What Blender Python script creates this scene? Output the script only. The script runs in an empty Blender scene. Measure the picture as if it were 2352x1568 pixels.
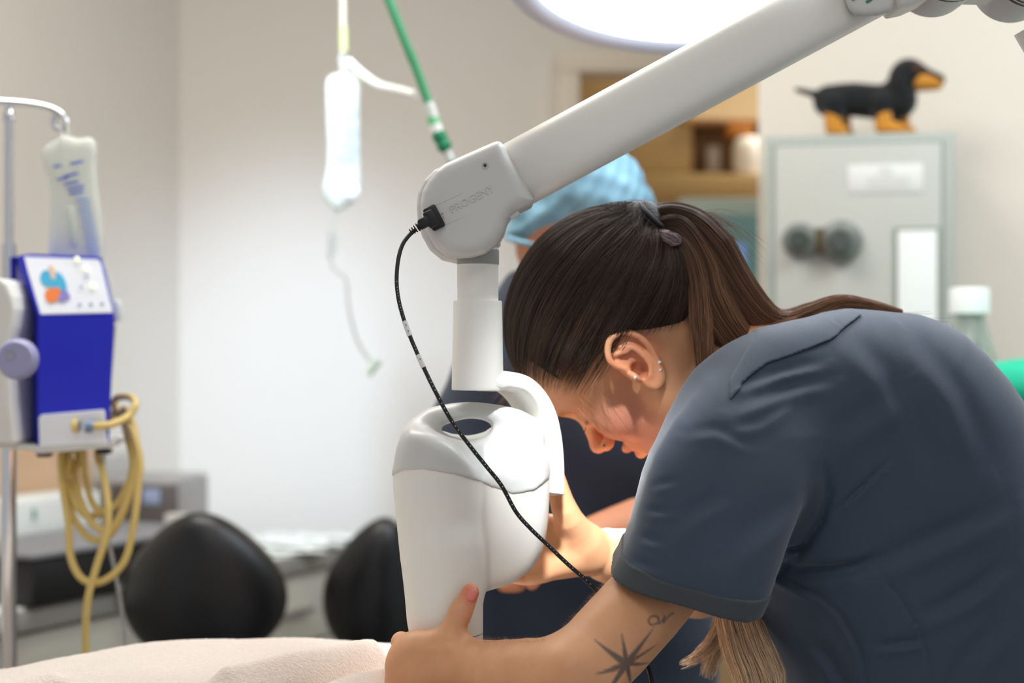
import bpy, bmesh, math, random
import numpy as np
from mathutils import Vector, Matrix
random.seed(7); rng = np.random.default_rng(7)
QUAL = 1.0          # voxel size factor for the sculpted surfaces
sc = bpy.context.scene
C = sc.collection
LENS, HC = 60.0, 1.27
def S(Y): return 0.6*Y/2352.0
def P(px, py, Y): return Vector(((px-1176)*S(Y), Y, HC-(py-784)*S(Y)))
PI = math.pi

def lin(c):
    return tuple((v/12.92 if v <= .04045 else ((v+.055)/1.055)**2.4) for v in (x/255 for x in c))
def mat(name, rgb, rough=.5, metal=0, bump=0, bscale=200, var=0, vscale=6, sheen=0, sss=0, trans=0, emit=None, es=0, coat=0, attr=None, alpha=1, ior=None, spec=None, stretch=None):
    m = bpy.data.materials.new(name); m.use_nodes = True
    nt = m.node_tree; b = nt.nodes['Principled BSDF']
    col = (*lin(rgb), 1)
    b.inputs['Base Color'].default_value = col
    b.inputs['Roughness'].default_value = rough
    b.inputs['Metallic'].default_value = metal
    if ior: b.inputs['IOR'].default_value = ior
    if spec is not None: b.inputs['Specular IOR Level'].default_value = spec
    if sheen: b.inputs['Sheen Weight'].default_value = sheen; b.inputs['Sheen Roughness'].default_value = .4
    if sss:
        b.inputs['Subsurface Weight'].default_value = sss
        b.inputs['Subsurface Radius'].default_value = (1, .35, .2); b.inputs['Subsurface Scale'].default_value = .008
    if trans: b.inputs['Transmission Weight'].default_value = trans
    if coat: b.inputs['Coat Weight'].default_value = coat; b.inputs['Coat Roughness'].default_value = .15
    if alpha < 1: b.inputs['Alpha'].default_value = alpha
    if emit:
        b.inputs['Emission Color'].default_value = (*lin(emit), 1); b.inputs['Emission Strength'].default_value = es
    tc = nt.nodes.new('ShaderNodeTexCoord')
    src = None
    if attr:
        a = nt.nodes.new('ShaderNodeAttribute'); a.attribute_name = attr; src = a.outputs['Color']
        nt.links.new(src, b.inputs['Base Color'])
    if var:
        n = nt.nodes.new('ShaderNodeTexNoise'); n.inputs['Scale'].default_value = vscale; n.inputs['Detail'].default_value = 4
        nt.links.new(tc.outputs['Object'], n.inputs['Vector'])
        mr = nt.nodes.new('ShaderNodeMapRange'); mr.inputs[1].default_value = .3; mr.inputs[2].default_value = .7
        mr.inputs[3].default_value = 1-var; mr.inputs[4].default_value = 1+var
        nt.links.new(n.outputs['Fac'], mr.inputs[0])
        mx = nt.nodes.new('ShaderNodeMix'); mx.data_type = 'RGBA'; mx.blend_type = 'MULTIPLY'; mx.inputs[0].default_value = 1
        mx.inputs[6].default_value = col
        if src: nt.links.new(src, mx.inputs[6])
        nt.links.new(mr.outputs[0], mx.inputs[7]); nt.links.new(mx.outputs[2], b.inputs['Base Color'])
    if bump:
        n = nt.nodes.new('ShaderNodeTexNoise'); n.inputs['Scale'].default_value = bscale; n.inputs['Detail'].default_value = 3
        if stretch:
            mp = nt.nodes.new('ShaderNodeMapping'); mp.inputs['Scale'].default_value = stretch
            nt.links.new(tc.outputs['Object'], mp.inputs['Vector']); nt.links.new(mp.outputs[0], n.inputs['Vector'])
        else: nt.links.new(tc.outputs['Object'], n.inputs['Vector'])
        bp = nt.nodes.new('ShaderNodeBump'); bp.inputs['Strength'].default_value = bump; bp.inputs['Distance'].default_value = .001
        nt.links.new(n.outputs['Fac'], bp.inputs['Height']); nt.links.new(bp.outputs[0], b.inputs['Normal'])
    return m

def tag(o, label=None, cat=None, group=None, kind=None):
    if label: o['label'] = label
    if cat: o['category'] = cat
    if group: o['group'] = group
    if kind: o['kind'] = kind
    return o
def link(o, parent=None):
    C.objects.link(o)
    if parent is not None:
        o.parent = parent
        o.matrix_parent_inverse = Matrix.Translation(-WL[parent.name]) if parent.name in WL else Matrix()
    return o
WL = {}   # world origin of every parent (none is rotated)
def thing(name, loc, label=None, cat=None, group=None, parent=None):
    o = bpy.data.objects.new(name, None); o.empty_display_size = .05
    loc = Vector(loc)
    link(o, parent); o.location = loc if parent is None else loc
    WL[o.name] = loc
    if parent is not None: o.matrix_parent_inverse = Matrix.Translation(-WL[parent.name])
    return tag(o, label, cat, group)
# every mesh is written in world coordinates and re-centred on its own origin
def mk(name, verts, faces, m, parent=None, smooth=True, attrs=None, autos=None, org=None):
    v = np.asarray(verts, dtype=np.float64).reshape(-1, 3)
    if org is None: org = Vector(((v[:,0].min()+v[:,0].max())/2, (v[:,1].min()+v[:,1].max())/2, v[:,2].min()))
    org = Vector(org)
    v = v - np.array(org)
    me = bpy.data.meshes.new(name)
    if isinstance(faces, np.ndarray) and faces.ndim == 2:
        nf, k = faces.shape
        me.vertices.add(len(v)); me.vertices.foreach_set('co', v.astype(np.float32).ravel())
        me.loops.add(nf*k); me.loops.foreach_set('vertex_index', faces.astype(np.int32).ravel())
        me.polygons.add(nf); me.polygons.foreach_set('loop_start', np.arange(0, nf*k, k, dtype=np.int32))
        me.update(calc_edges=True)
    else:
        me.from_pydata([tuple(x) for x in v], [], [tuple(f) for f in faces]); me.update()
    bm = bmesh.new(); bm.from_mesh(me)
    bmesh.ops.recalc_face_normals(bm, faces=bm.faces)
    bm.to_mesh(me); bm.free()
    if attrs is not None:
        ca = me.color_attributes.new('tint', 'FLOAT_COLOR', 'POINT')
        ca.data.foreach_set('color', np.concatenate([attrs, np.ones((len(v),1))], 1).astype(np.float32).ravel())
    me.polygons.foreach_set('use_smooth', [smooth]*len(me.polygons))
    for mm in (m if isinstance(m, (list, tuple)) else [m]): me.materials.append(mm)
    o = bpy.data.objects.new(name, me)
    link(o, parent); o.location = org; WL[o.name] = org
    if parent is not None: o.matrix_parent_inverse = Matrix.Translation(-WL[parent.name])
    if autos is not None:
        try:
            me.set_sharp_from_angle(angle=math.radians(autos))
        except Exception: pass
    return o

class MB:
    """collects shapes into one mesh"""
    def __init__(s): s.v = []; s.f = []
    def add(s, v, f):
        n = len(s.v); s.v += [tuple(x) for x in v]; s.f += [tuple(i+n for i in q) for q in f]; return s
    def build(s, name, m, parent=None, smooth=True, autos=35, org=None):
        return mk(name, s.v, s.f, m, parent, smooth, autos=autos, org=org)
    def box(s, c, size, bev=.002, rot=0, axes=None, seg=2):
        """bevelled box, centre c, full size, rotated about z"""
        bm = bmesh.new(); bmesh.ops.create_cube(bm, size=1)
        bmesh.ops.scale(bm, vec=size, verts=bm.verts)
        if bev > 0:
            bmesh.ops.bevel(bm, geom=list(bm.edges), offset=min(bev, min(size)*.45), segments=seg, affect='EDGES', profile=.5)
        M = Matrix.Rotation(rot, 4, 'Z') if axes is None else Matrix((axes[0], axes[1], axes[2])).transposed().to_4x4()
        M = Matrix.Translation(Vector(c)) @ M
        bm.verts.ensure_lookup_table(); bm.verts.index_update()
        s.add([M @ v.co for v in bm.verts], [[v.index for v in f.verts] for f in bm.faces]); bm.free(); return s
    def tube(s, pts, r, n=16, cap=True, smooth=0):
        pts = [Vector(p) for p in pts]
        if smooth: pts, r = catmull(pts, r, smooth)
        rr = r if isinstance(r, (list, tuple, np.ndarray)) else [r]*len(pts)
        rings = []; T0 = None; U = None
        for i, p in enumerate(pts):
            t = (pts[min(i+1, len(pts)-1)]-pts[max(i-1, 0)]).normalized()
            if U is None:
                U = t.orthogonal().normalized()
            else:
                U = (U - t*U.dot(t)).normalized()
            W = t.cross(U)
            rings.append([p + (U*math.cos(2*PI*k/n)+W*math.sin(2*PI*k/n))*rr[i] for k in range(n)])
        return s.loft(rings, cap)
    def loft(s, rings, cap=True, closed=True):
        n = len(rings[0]); v = [p for r in rings for p in r]; f = []
        for i in range(len(rings)-1):
            for k in range(n if closed else n-1):
                a = i*n+k; b = i*n+(k+1) % n
                f.append((a, b, b+n, a+n))
        if cap: f.append(tuple(range(n))[::-1]); f.append(tuple(range((len(rings)-1)*n, len(rings)*n)))
        return s.add(v, f)
    def lathe(s, prof, base, axis=(0,0,1), n=32, sx=1, sy=1):
        """prof: list of (radius, height)"""
        ax = Vector(axis).normalized(); U = ax.orthogonal().normalized() if abs(ax.z) < .99 else Vector((1,0,0)); W = ax.cross(U); base = Vector(base)
        rings = [[base + ax*h + (U*math.cos(2*PI*k/n)*sx+W*math.sin(2*PI*k/n)*sy)*max(r, 1e-5) for k in range(n)] for r, h in prof]
        return s.loft(rings, True)
    def ball(s, c, r, n=16):
        r = r if isinstance(r, (tuple, list)) else (r, r, r); c = Vector(c)
        rings = [[c + Vector((r[0]*math.sin(t)*math.cos(2*PI*k/n), r[1]*math.sin(t)*math.sin(2*PI*k/n), r[2]*math.cos(t))) for k in range(n)]
                 for t in [PI*max(.01, min(i/(n//2), .997)) for i in range(n//2+1)]]
        return s.loft(rings, True)
    def prism(s, poly, y0, y1, bev=0):
        """poly: list of Vectors (world) outline in an XZ-like plane, extruded from y0 to y1 (offset along Y)"""
        n = len(poly)
        c = sum((Vector(p) for p in poly), Vector())/n
        def sh(p, k): d = (c-p); d.y = 0; return p + d.normalized()*k
        R = []
        if bev:
            for yy, k in ((y0, bev), (y0+bev*.3, bev*.3), (y0+bev, 0), (y1-bev, 0), (y1-bev*.3, bev*.3), (y1, bev)):
                R.append([sh(Vector(p), k)+Vector((0, yy, 0)) for p in poly])
        else:
            R = [[Vector(p)+Vector((0, yy, 0)) for p in poly] for yy in (y0, y1)]
        return s.loft(R, True)

def catmull(pts, r, sub):
    n = len(pts); out = []; ro = []
    rr = r if isinstance(r, (list, tuple, np.ndarray)) else [r]*n
    for i in range(n-1):
        p0, p1, p2, p3 = pts[max(i-1,0)], pts[i], pts[i+1], pts[min(i+2,n-1)]
        for j in range(sub):
            t = j/sub
            out.append(.5*((2*p1)+(p2-p0)*t+(2*p0-5*p1+4*p2-p3)*t*t+(3*p1-p0-3*p2+p3)*t**3))
            ro.append(rr[i]*(1-t)+rr[i+1]*t)
    out.append(pts[-1]); ro.append(rr[-1])
    return out, ro
def pts(*a, Y=None): return [P(q[0], q[1], q[2] if len(q) > 2 else Y) for q in a]

# ---------- signed distance sculpting: ops are (fn, lo, hi, mode, k) ----------
class SDF:
    def __init__(s): s.ops = []
    def _a(s, fn, pts, rad, mode, k, mk_=1):
        p = np.array([list(q) for q in pts]); m = rad + 2*k*mk_ + .010
        s.ops.append((fn, p.min(0)-m, p.max(0)+m, mode, k)); return s
    def cap(s, a, b, ra, rb=None, k=.01, mode='+', flat=None):
        """tapered capsule; flat=(axis vector, factor) squashes it along an axis"""
        rb = ra if rb is None else rb
        a = np.array(a, float); b = np.array(b, float); ab = b-a; L = max(ab.dot(ab), 1e-12)
        if flat is not None:
            ax = np.array(flat[0], float); ax /= np.linalg.norm(ax); fk = flat[1]
        def fn(X, Y, Z):
            px, py, pz = X-a[0], Y-a[1], Z-a[2]
            h = np.clip((px*ab[0]+py*ab[1]+pz*ab[2])/L, 0, 1)
            px = px-h*ab[0]; py = py-h*ab[1]; pz = pz-h*ab[2]
            if flat is not None:
                d = px*ax[0]+py*ax[1]+pz*ax[2]; g = d*(1/fk-1)
                px = px+g*ax[0]; py = py+g*ax[1]; pz = pz+g*ax[2]
                return (np.sqrt(px*px+py*py+pz*pz)-(ra+(rb-ra)*h))*min(1, fk)
            return np.sqrt(px*px+py*py+pz*pz)-(ra+(rb-ra)*h)
        mx = max(ra, rb)*(max(1, flat[1]) if flat is not None else 1)
        return s._a(fn, [a, b], mx, mode, k)
    def chain(s, pl, rl, k=.01, mode='+', flat=None, sub=0):
        pl = [Vector(p) for p in pl]
        if sub: pl, rl = catmull(pl, rl, sub)
        rl = rl if isinstance(rl, (list, tuple)) else [rl]*len(pl)
        # the pieces of one chain join exactly, the chain as a whole blends with k
        sub_ops = SDF()
        for i in range(len(pl)-1): sub_ops.cap(pl[i], pl[i+1], rl[i], rl[i+1], 0, '+', flat)
        fns = [o[0] for o in sub_ops.ops]
        def fn(X, Y, Z):
            d = fns[0](X, Y, Z)
            for g in fns[1:]: d = np.minimum(d, g(X, Y, Z))
            return d
        mx = max(rl)*(max(1, flat[1]) if flat is not None else 1)
        return s._a(fn, pl, mx, mode, k)
    def ell(s, c, r, axes=None, k=.01, mode='+'):
        c = np.array(c, float); r = np.array(r, float); A = np.eye(3) if axes is None else np.array([list(x) for x in axes], float)
        def fn(X, Y, Z):
            px, py, pz = X-c[0], Y-c[1], Z-c[2]
            q = [(px*A[i][0]+py*A[i][1]+pz*A[i][2])/r[i] for i in range(3)]
            k0 = np.sqrt(q[0]**2+q[1]**2+q[2]**2)+1e-9
            k1 = np.sqrt((q[0]/r[0])**2+(q[1]/r[1])**2+(q[2]/r[2])**2)+1e-9
            return k0*(k0-1)/k1
        return s._a(fn, [c], r.max(), mode, k, min(r.max()/r.min(), 3))
    def slab(s, poly, yc, h, R, k=.01, mode='+', Yp=None, grow=0, bend=None):
        """outline of (px,py) taken at depth Yp, thickness 2h about yc, edges rounded with R"""
        Yp = yc if Yp is None else Yp
        w = np.array([[P(q[0], q[1], Yp).x, P(q[0], q[1], Yp).z] for q in poly]); n = len(w)
        def fn(X, Y, Z):
            d = np.full(X.shape, 1e9, X.dtype); sg = np.ones(X.shape, bool)
            for i in range(n):
                a = w[i]; b = w[(i+1) % n]; ex, ez = b-a; wx = X-a[0]; wz = Z-a[1]
                t = np.clip((wx*ex+wz*ez)/(ex*ex+ez*ez+1e-12), 0, 1)
                d = np.minimum(d, (wx-ex*t)**2+(wz-ez*t)**2)
                c1 = Z >= a[1]; c2 = Z < b[1]; c3 = (ex*wz) > (ez*wx)
                fl = (c1 & c2 & c3) | (~c1 & ~c2 & ~c3); sg = sg ^ fl
            d = np.sqrt(d)*np.where(sg, 1, -1)-grow
            Yb = Y if bend is None else Y-bend(X, Z)
            u = d+R; v = np.abs(Yb-yc)-h+R
            return np.sqrt(np.maximum(u, 0)**2+np.maximum(v, 0)**2)+np.minimum(np.maximum(u, v), 0)-R
        q = [(w[:,0].min(), yc-h, w[:,1].min()), (w[:,0].max(), yc+h, w[:,1].max())]
        if mode == '&': q = [(-9,-9,-9), (9,9,9)]
        return s._a(fn, q, 0 if bend is None else .09, mode, k)
    def func(s, fn, lo, hi, mode='+', k=0):
        return s._a(fn, [lo, hi], 0, mode, k)
    def ev(s, X, Y, Z, lo=None, hi=None):
        d = np.full(X.shape, .05, np.float64)
        for fn, l, h, mode, k in s.ops:
            if lo is not None and (np.any(h < lo) or np.any(l > hi)): continue
            if mode == 'd': d = d+fn(X, Y, Z); continue
            e = fn(X, Y, Z)
            if mode == '+':
                if k <= 0: d = np.minimum(d, e)
                else:
                    t = np.maximum(k-np.abs(d-e), 0)/k; d = np.minimum(d, e)-t*t*k*.25
            elif mode == '-':
                e = -e
                if k <= 0: d = np.maximum(d, e)
                else:
                    t = np.maximum(k-np.abs(d-e), 0)/k; d = np.maximum(d, e)+t*t*k*.25
            elif mode == '&':
                if k <= 0: d = np.maximum(d, e)
                else:
                    t = np.maximum(k-np.abs(d-e), 0)/k; d = np.maximum(d, e)+t*t*k*.25
        return d
    def mesh(s, h, lo=None, hi=None, B=24, relax=0):
        v, f = s._mesh(h, lo, hi, B)
        if relax:
            e = np.concatenate([f[:, [0,1]], f[:, [1,2]], f[:, [2,3]], f[:, [3,0]]]); n = len(v)
            deg = np.bincount(e[:,0], minlength=n)+np.bincount(e[:,1], minlength=n)
            for it in range(relax*2):
                a = np.stack([np.bincount(e[:,0], v[e[:,1], k], n)+np.bincount(e[:,1], v[e[:,0], k], n) for k in range(3)], 1)/np.maximum(deg, 1)[:, None]
                v = v+(a-v)*(.6 if it % 2 == 0 else -.61)
        return v, f
    def _mesh(s, h, lo=None, hi=None, B=24):
        h = h*QUAL
        adds = [o for o in s.ops if o[3] == '+']
        l0 = np.min([o[1] for o in adds], 0) if lo is None else np.array(lo, float)
        h0 = np.max([o[2] for o in adds], 0) if hi is None else np.array(hi, float)
        N = np.ceil((h0-l0)/h).astype(int)+2
        keyf = lambda i, j, k: (i.astype(np.int64)*(N[1]+4)+j)*(N[2]+4)+k
        VK, VP, QK = [], [], []
        for bi in range(0, N[0], B):
            for bj in range(0, N[1], B):
                for bk in range(0, N[2], B):
                    bl = l0+np.array([bi, bj, bk])*h-h; bh = bl+(B+2)*h
                    if not any(np.all(o[2] > bl) and np.all(o[1] < bh) for o in adds): continue
                    c = (bl+bh)/2
                    dc = s.ev(np.array([c[0]]), np.array([c[1]]), np.array([c[2]]), bl, bh)[0]
                    if abs(dc) > (B+2)*h*.87*1.5: continue
                    xs = l0[0]+(bi+np.arange(B+1))*h; ys = l0[1]+(bj+np.arange(B+1))*h; zs = l0[2]+(bk+np.arange(B+1))*h
                    X, Y, Z = np.meshgrid(xs, ys, zs, indexing='ij')
                    d = s.ev(X, Y, Z, bl, bh)
                    ins = d < 0
                    if ins.all() or not ins.any(): continue
                    # cell vertices
                    corner = [ins[a:a+B, b:b+B, e:e+B] for a in (0,1) for b in (0,1) for e in (0,1)]
                    cnt = sum(x.astype(np.int8) for x in corner)
                    ci, cj, ck = np.nonzero((cnt > 0) & (cnt < 8))
                    if len(ci):
                        acc = np.zeros((len(ci), 3)); num = np.zeros(len(ci))
                        for ax in range(3):
                            for u in (0,1):
                                for w in (0,1):
                                    o = [0,0,0]; o[(ax+1)%3] = u; o[(ax+2)%3] = w
                                    e = list(o); e[ax] = 1
                                    d0 = d[ci+o[0], cj+o[1], ck+o[2]]; d1 = d[ci+e[0], cj+e[1], ck+e[2]]
                                    m = (d0 < 0) != (d1 < 0)
                                    t = np.where(m, d0/np.where(m, d0-d1, 1), 0)
                                    pp = np.zeros((len(ci), 3)); pp[:, ax] = t
                                    for q in range(3):
                                        if q != ax: pp[:, q] = o[q]
                                    acc += pp*m[:, None]; num += m
                        pos = acc/num[:, None]+np.stack([ci+bi, cj+bj, ck+bk], 1)
                        VK.append(keyf(ci+bi, cj+bj, ck+bk)); VP.append(l0+pos*h)
                    for ax in range(3):
                        sl0 = [slice(0, B)]*3; sl1 = [slice(0, B)]*3; sl1[ax] = slice(1, B+1)
                        a0 = ins[tuple(sl0)]; a1 = ins[tuple(sl1)]
                        i, j, k = np.nonzero(a0 != a1)
                        if not len(i): continue
                        fl = a0[i, j, k]
                        g = [i+bi, j+bj, k+bk]; p1, p2 = (ax+1) % 3, (ax+2) % 3
                        def cell(u, w):
                            q = list(g); q[p1] = q[p1]-u; q[p2] = q[p2]-w; return keyf(*q)
                        Q = np.stack([cell(0,0), cell(1,0), cell(1,1), cell(0,1)], 1)
                        Q[~fl] = Q[~fl][:, ::-1]
                        QK.append(Q)
        VK = np.concatenate(VK); VP = np.concatenate(VP); QK = np.concatenate(QK)
        o = np.argsort(VK); VK = VK[o]; VP = VP[o]
        idx = np.searchsorted(VK, QK.ravel()); idx = np.clip(idx, 0, len(VK)-1)
        ok = (VK[idx] == QK.ravel()).reshape(-1, 4).all(1)
        F = idx.reshape(-1, 4)[ok]
        # keep vertices that are used
        used = np.zeros(len(VP), bool); used[F.ravel()] = True
        remap = np.cumsum(used)-1
        return VP[used], remap[F].astype(np.int32)

def smoothstep(a, b, x):
    t = np.clip((x-a)/(b-a), 0, 1); return t*t*(3-2*t)

def hair(name, strands, m, parent, r0=.00022, r1=.0001, shade=None, thin_root=False):
    """strands: list of (n,3) arrays"""
    cv = bpy.data.hair_curves.new(name)
    cv.add_curves([len(x) for x in strands])
    allp = np.concatenate(strands).astype(np.float32)
    org = np.array([(allp[:,i].min()+allp[:,i].max())/2 for i in range(3)]); org[2] = allp[:,2].min()
    cv.points.foreach_set('position', (allp-org.astype(np.float32)).ravel())
    rad = np.concatenate([np.linspace(r0, r1, len(x))*(np.clip(.25+np.linspace(0, 1, len(x))*5, 0, 1) if thin_root else 1) for x in strands]).astype(np.float32)
    ra = cv.attributes.get('radius') or cv.attributes.new('radius', 'FLOAT', 'POINT')
    ra.data.foreach_set('value', rad)
    sa_ = cv.attributes.new('shade', 'FLOAT', 'CURVE')
    sa_.data.foreach_set('value', np.clip(np.array(shade if shade is not None else np.clip(rng.normal(1, .3, len(strands)), .4, 1.8)), .3, 1.9).astype(np.float32))
    cv.materials.append(m)
    o = bpy.data.objects.new(name, cv); link(o, parent)
    o.location = Vector(org); WL[o.name] = Vector(org)
    if parent is not None: o.matrix_parent_inverse = Matrix.Translation(-WL[parent.name])
    return o
def hairmat(name, rgb, rough=.35, tip=None, root=None, var=.4):
    """strand colour, each strand a little lighter or darker, optionally lighter towards its tip"""
    m = bpy.data.materials.new(name); m.use_nodes = True; nt = m.node_tree
    b = nt.nodes['Principled BSDF']; b.inputs['Roughness'].default_value = rough; b.inputs['Specular IOR Level'].default_value = .35
    hi = nt.nodes.new('ShaderNodeHairInfo')
    r = nt.nodes.new('ShaderNodeMapRange'); r.inputs[3].default_value = 1-var; r.inputs[4].default_value = 1+var
    nt.links.new(hi.outputs['Random'], r.inputs[0])
    mx = nt.nodes.new('ShaderNodeMix'); mx.data_type = 'RGBA'
    mx.inputs[6].default_value = (*lin(rgb), 1); mx.inputs[7].default_value = (*lin(tip or rgb), 1)
    nt.links.new(hi.outputs['Intercept'], mx.inputs[0])
    m2 = nt.nodes.new('ShaderNodeMix'); m2.data_type = 'RGBA'; m2.blend_type = 'MULTIPLY'; m2.inputs[0].default_value = 1
    nt.links.new(mx.outputs[2], m2.inputs[6]); nt.links.new(r.outputs[0], m2.inputs[7])
    at = nt.nodes.new('ShaderNodeAttribute'); at.attribute_name = 'shade'
    m3 = nt.nodes.new('ShaderNodeMix'); m3.data_type = 'RGBA'; m3.blend_type = 'MULTIPLY'; m3.inputs[0].default_value = 1
    nt.links.new(m2.outputs[2], m3.inputs[6]); nt.links.new(at.outputs['Fac'], m3.inputs[7])
    nt.links.new(m3.outputs[2], b.inputs['Base Color'])
    return m
def text(name, body, size, loc, axx, axy, m, parent, extr=.0004):
    """raised lettering as a real mesh"""
    cu = bpy.data.curves.new(name, 'FONT'); cu.body = body; cu.size = size; cu.extrude = extr; cu.align_x = 'CENTER'; cu.align_y = 'CENTER'; cu.resolution_u = 3
    o = bpy.data.objects.new(name, cu); C.objects.link(o); bpy.context.view_layer.update()
    me = bpy.data.meshes.new_from_object(o); C.objects.unlink(o); bpy.data.objects.remove(o)
    ax = Vector(axx).normalized(); ay = Vector(axy).normalized(); az = ax.cross(ay); loc = Vector(loc)
    v = [loc+ax*q.co.x+ay*q.co.y+az*q.co.z for q in me.vertices]; f = [tuple(p.vertices) for p in me.polygons]
    return mk(name, v, f, m, parent, smooth=False)
# ------------------------------------------------------------------ room
wallm = mat('wall_paint', (214, 206, 196), .75, bump=.15, bscale=60)
wallm2 = mat('wall_paint_cream', (224, 214, 200), .75, bump=.15, bscale=60)
trimm = mat('door_frame_paint', (212, 200, 180), .6)
def struct(o): o['kind'] = 'structure'; return o
def wallseg(name, a, b, z0, z1, t=.08, m=wallm, side=1):
    """vertical wall from a to b (x,y), thickness t behind it"""
    a = Vector((a[0], a[1], 0)); b = Vector((b[0], b[1], 0)); d = (b-a).normalized(); n = Vector((-d.y, d.x, 0))*side
    q = [a, b, b+n*t, a+n*t]
    v = [p+Vector((0,0,z)) for z in (z0, z1) for p in q]
    return v, [(0,1,2,3), (4,5,6,7), (0,1,5,4), (1,2,6,5), (2,3,7,6), (3,0,4,7)]
BW = 3.9
CORN = (P(412, 0, BW).x, BW)
e2 = Vector((.447, .894))
# left wall along the counter
la = (CORN[0]-e2.x*2.6, CORN[1]-e2.y*2.6)
v, f = wallseg('w', la, CORN, 0, 2.6); struct(mk('wall_left', v, f, wallm, smooth=False))
DX0 = P(1330, 0, BW).x; DX1 = DX0+.86; DZ = P(0, 172, BW).z
fr0 = P(1280, 0, BW).x-DX0
w = MB(); w.add(*wallseg('', CORN, (DX0+fr0*.5, BW), 0, 2.6)); w.add(*wallseg('', (DX0+fr0*.5, BW), (DX1-fr0*.5, BW), DZ-fr0*.5, 2.6)); w.add(*wallseg('', (DX1-fr0*.5, BW), (2.6, BW), 0, 2.6))
struct(w.build('wall_back', wallm, smooth=False, autos=None))
fr = P(1280, 0, BW).x-DX0
t = MB(); t.box((DX0+fr/2, BW+.02, DZ/2), (-fr, .14, DZ), .004)
t.box(((DX0+DX1)/2, BW+.021, DZ-fr/2), (DX1-DX0-2*fr, .136, -fr), .004); t.box((DX1-fr/2, BW+.02, DZ/2), (-fr, .14, DZ), .004)
struct(t.build('door_1', trimm))
# projecting wall on the right, which carries the safe
RA = P(1742, 0, 3.2); ang = math.radians(-13); rd = Vector((math.cos(ang), math.sin(ang)))
ra = Vector((RA.x, RA.y)); rb = ra+rd*2.2
w = MB(); w.add(*wallseg('', ra, rb, 0, 2.6, .1))
struct(w.build('wall_right', wallm2, smooth=False, autos=None))
# room beyond the doorway
far = mat('far_room_paint', (176, 156, 122), .8)
w = MB(); w.add(*wallseg('', (-.6, 5.9), (3.2, 5.9), 0, 2.6)); struct(w.build('wall_far', far, smooth=False, autos=None))
w = MB(); w.add(*wallseg('', (-.4, BW+.09), (-.4, 5.9), 0, 2.6)); struct(w.build('wall_far_side', far, smooth=False, autos=None))
flm = mat('vinyl_floor', (150, 150, 148), .35, var=.06, vscale=30)
struct(MB().box((.3, 2.6, -.05), (7, 8.4, .1), 0).build('floor', flm, smooth=False, autos=None))
struct(MB().box((.3, 2.6, 2.65), (7, 8.4, .1), 0).build('ceiling', mat('ceiling_white', (238, 238, 234), .9), smooth=False, autos=None))
# ------------------------------------------------------------------ camera and light
cam = bpy.data.cameras.new('camera'); co = bpy.data.objects.new('camera', cam); C.objects.link(co)
co.location = (0, 0, HC); co.rotation_euler = (PI/2, 0, 0)
cam.lens = LENS; cam.sensor_width = 36; cam.clip_start = .05
cam.dof.use_dof = True; cam.dof.focus_distance = 1.445; cam.dof.aperture_fstop = 3.7
sc.camera = co
def area(name, loc, target, size, power, col, sy=None, spread=180):
    l = bpy.data.lights.new(name, 'AREA'); l.energy = power; l.color = col; l.size = size; l.spread = math.radians(spread)
    if sy: l.shape = 'RECTANGLE'; l.size_y = sy
    else: l.shape = 'DISK'
    o = bpy.data.objects.new(name, l); C.objects.link(o); o.location = loc
    o.rotation_euler = (Vector(target)-Vector(loc)).to_track_quat('-Z', 'Y').to_euler(); return o
area('ceiling_panel_light', (-.5, 2.2, 2.58), (-.5, 2.2, 0), 1.2, 18, (1, .965, .91), .6)
area('ceiling_panel_light', (1.2, 1.9, 2.58), (1.2, 1.9, 0), 1.2, 24, (.86, .94, 1), .6)
area('ceiling_panel_light', (0, .3, 2.58), (0, .3, 0), 1.2, 5, (1, .96, .91), .6)
area('far_room_light', (1.1, 4.9, 2.55), (1.1, 4.9, 0), .9, 27, (1, .9, .74), .9)
def spot(name, loc, target, power, col, angle, blend, r):
    l = bpy.data.lights.new(name, 'SPOT'); l.energy = power; l.color = col; l.spot_size = math.radians(angle); l.spot_blend = blend; l.shadow_soft_size = r
    o = bpy.data.objects.new(name, l); C.objects.link(o); o.location = loc
    o.rotation_euler = (Vector(target)-Vector(loc)).to_track_quat('-Z', 'Y').to_euler(); return o
spot('tube_head_spot', (.055, .80, 1.95), (.066, 1.59, 1.088), 175, (.90, .95, 1), 10, 1, .045)  # spot added out of view to overexpose tube head's right side and far hand
spot('second_operating_lamp', (-.35, 1.5, 2.3), P(705, 940, BW), 190, (.60, .77, 1), 28, 1, .12)
wd = bpy.data.worlds.new('World'); sc.world = wd; wd.use_nodes = True
wd.node_tree.nodes['Background'].inputs[0].default_value = (.93, .95, 1, 1); wd.node_tree.nodes['Background'].inputs[1].default_value = .36
vs = sc.view_settings; vs.view_transform = 'Standard'; vs.look = 'None'; vs.gamma = 1; vs.exposure = .55; vs.use_curve_mapping = False
# ------------------------------------------------------------------ dental x-ray unit
DY = 1.5
plast = mat('xray_plastic', (238, 235, 226), .42, bump=.05, bscale=900)
plast2 = mat('xray_grey_plastic', (206, 205, 201), .38, bump=.05, bscale=900)
seamm = mat('seam_grey', (120, 118, 112), .6)
steel = mat('brushed_steel', (200, 198, 194), .25, 1)
blackp = mat('black_plastic', (16, 16, 17), .45)
cordm = mat('black_cord', (12, 12, 13), .5)
white = mat('white_plastic', (238, 238, 234), .4)
xr = thing('dental_xray_unit', P(1100, 784, DY), 'white wall mounted x-ray arm with rounded tube head, hanging in the middle', 'x-ray machine')
def rrect(c, ax, ay, hx, hy, e=5, n=40):
    out = []
    for k in range(n):
        t = 2*PI*k/n; ct, st = math.cos(t), math.sin(t)
        out.append(c + ax*hx*math.copysign(abs(ct)**(2/e), ct) + ay*hy*math.copysign(abs(st)**(2/e), st))
    return out
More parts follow.
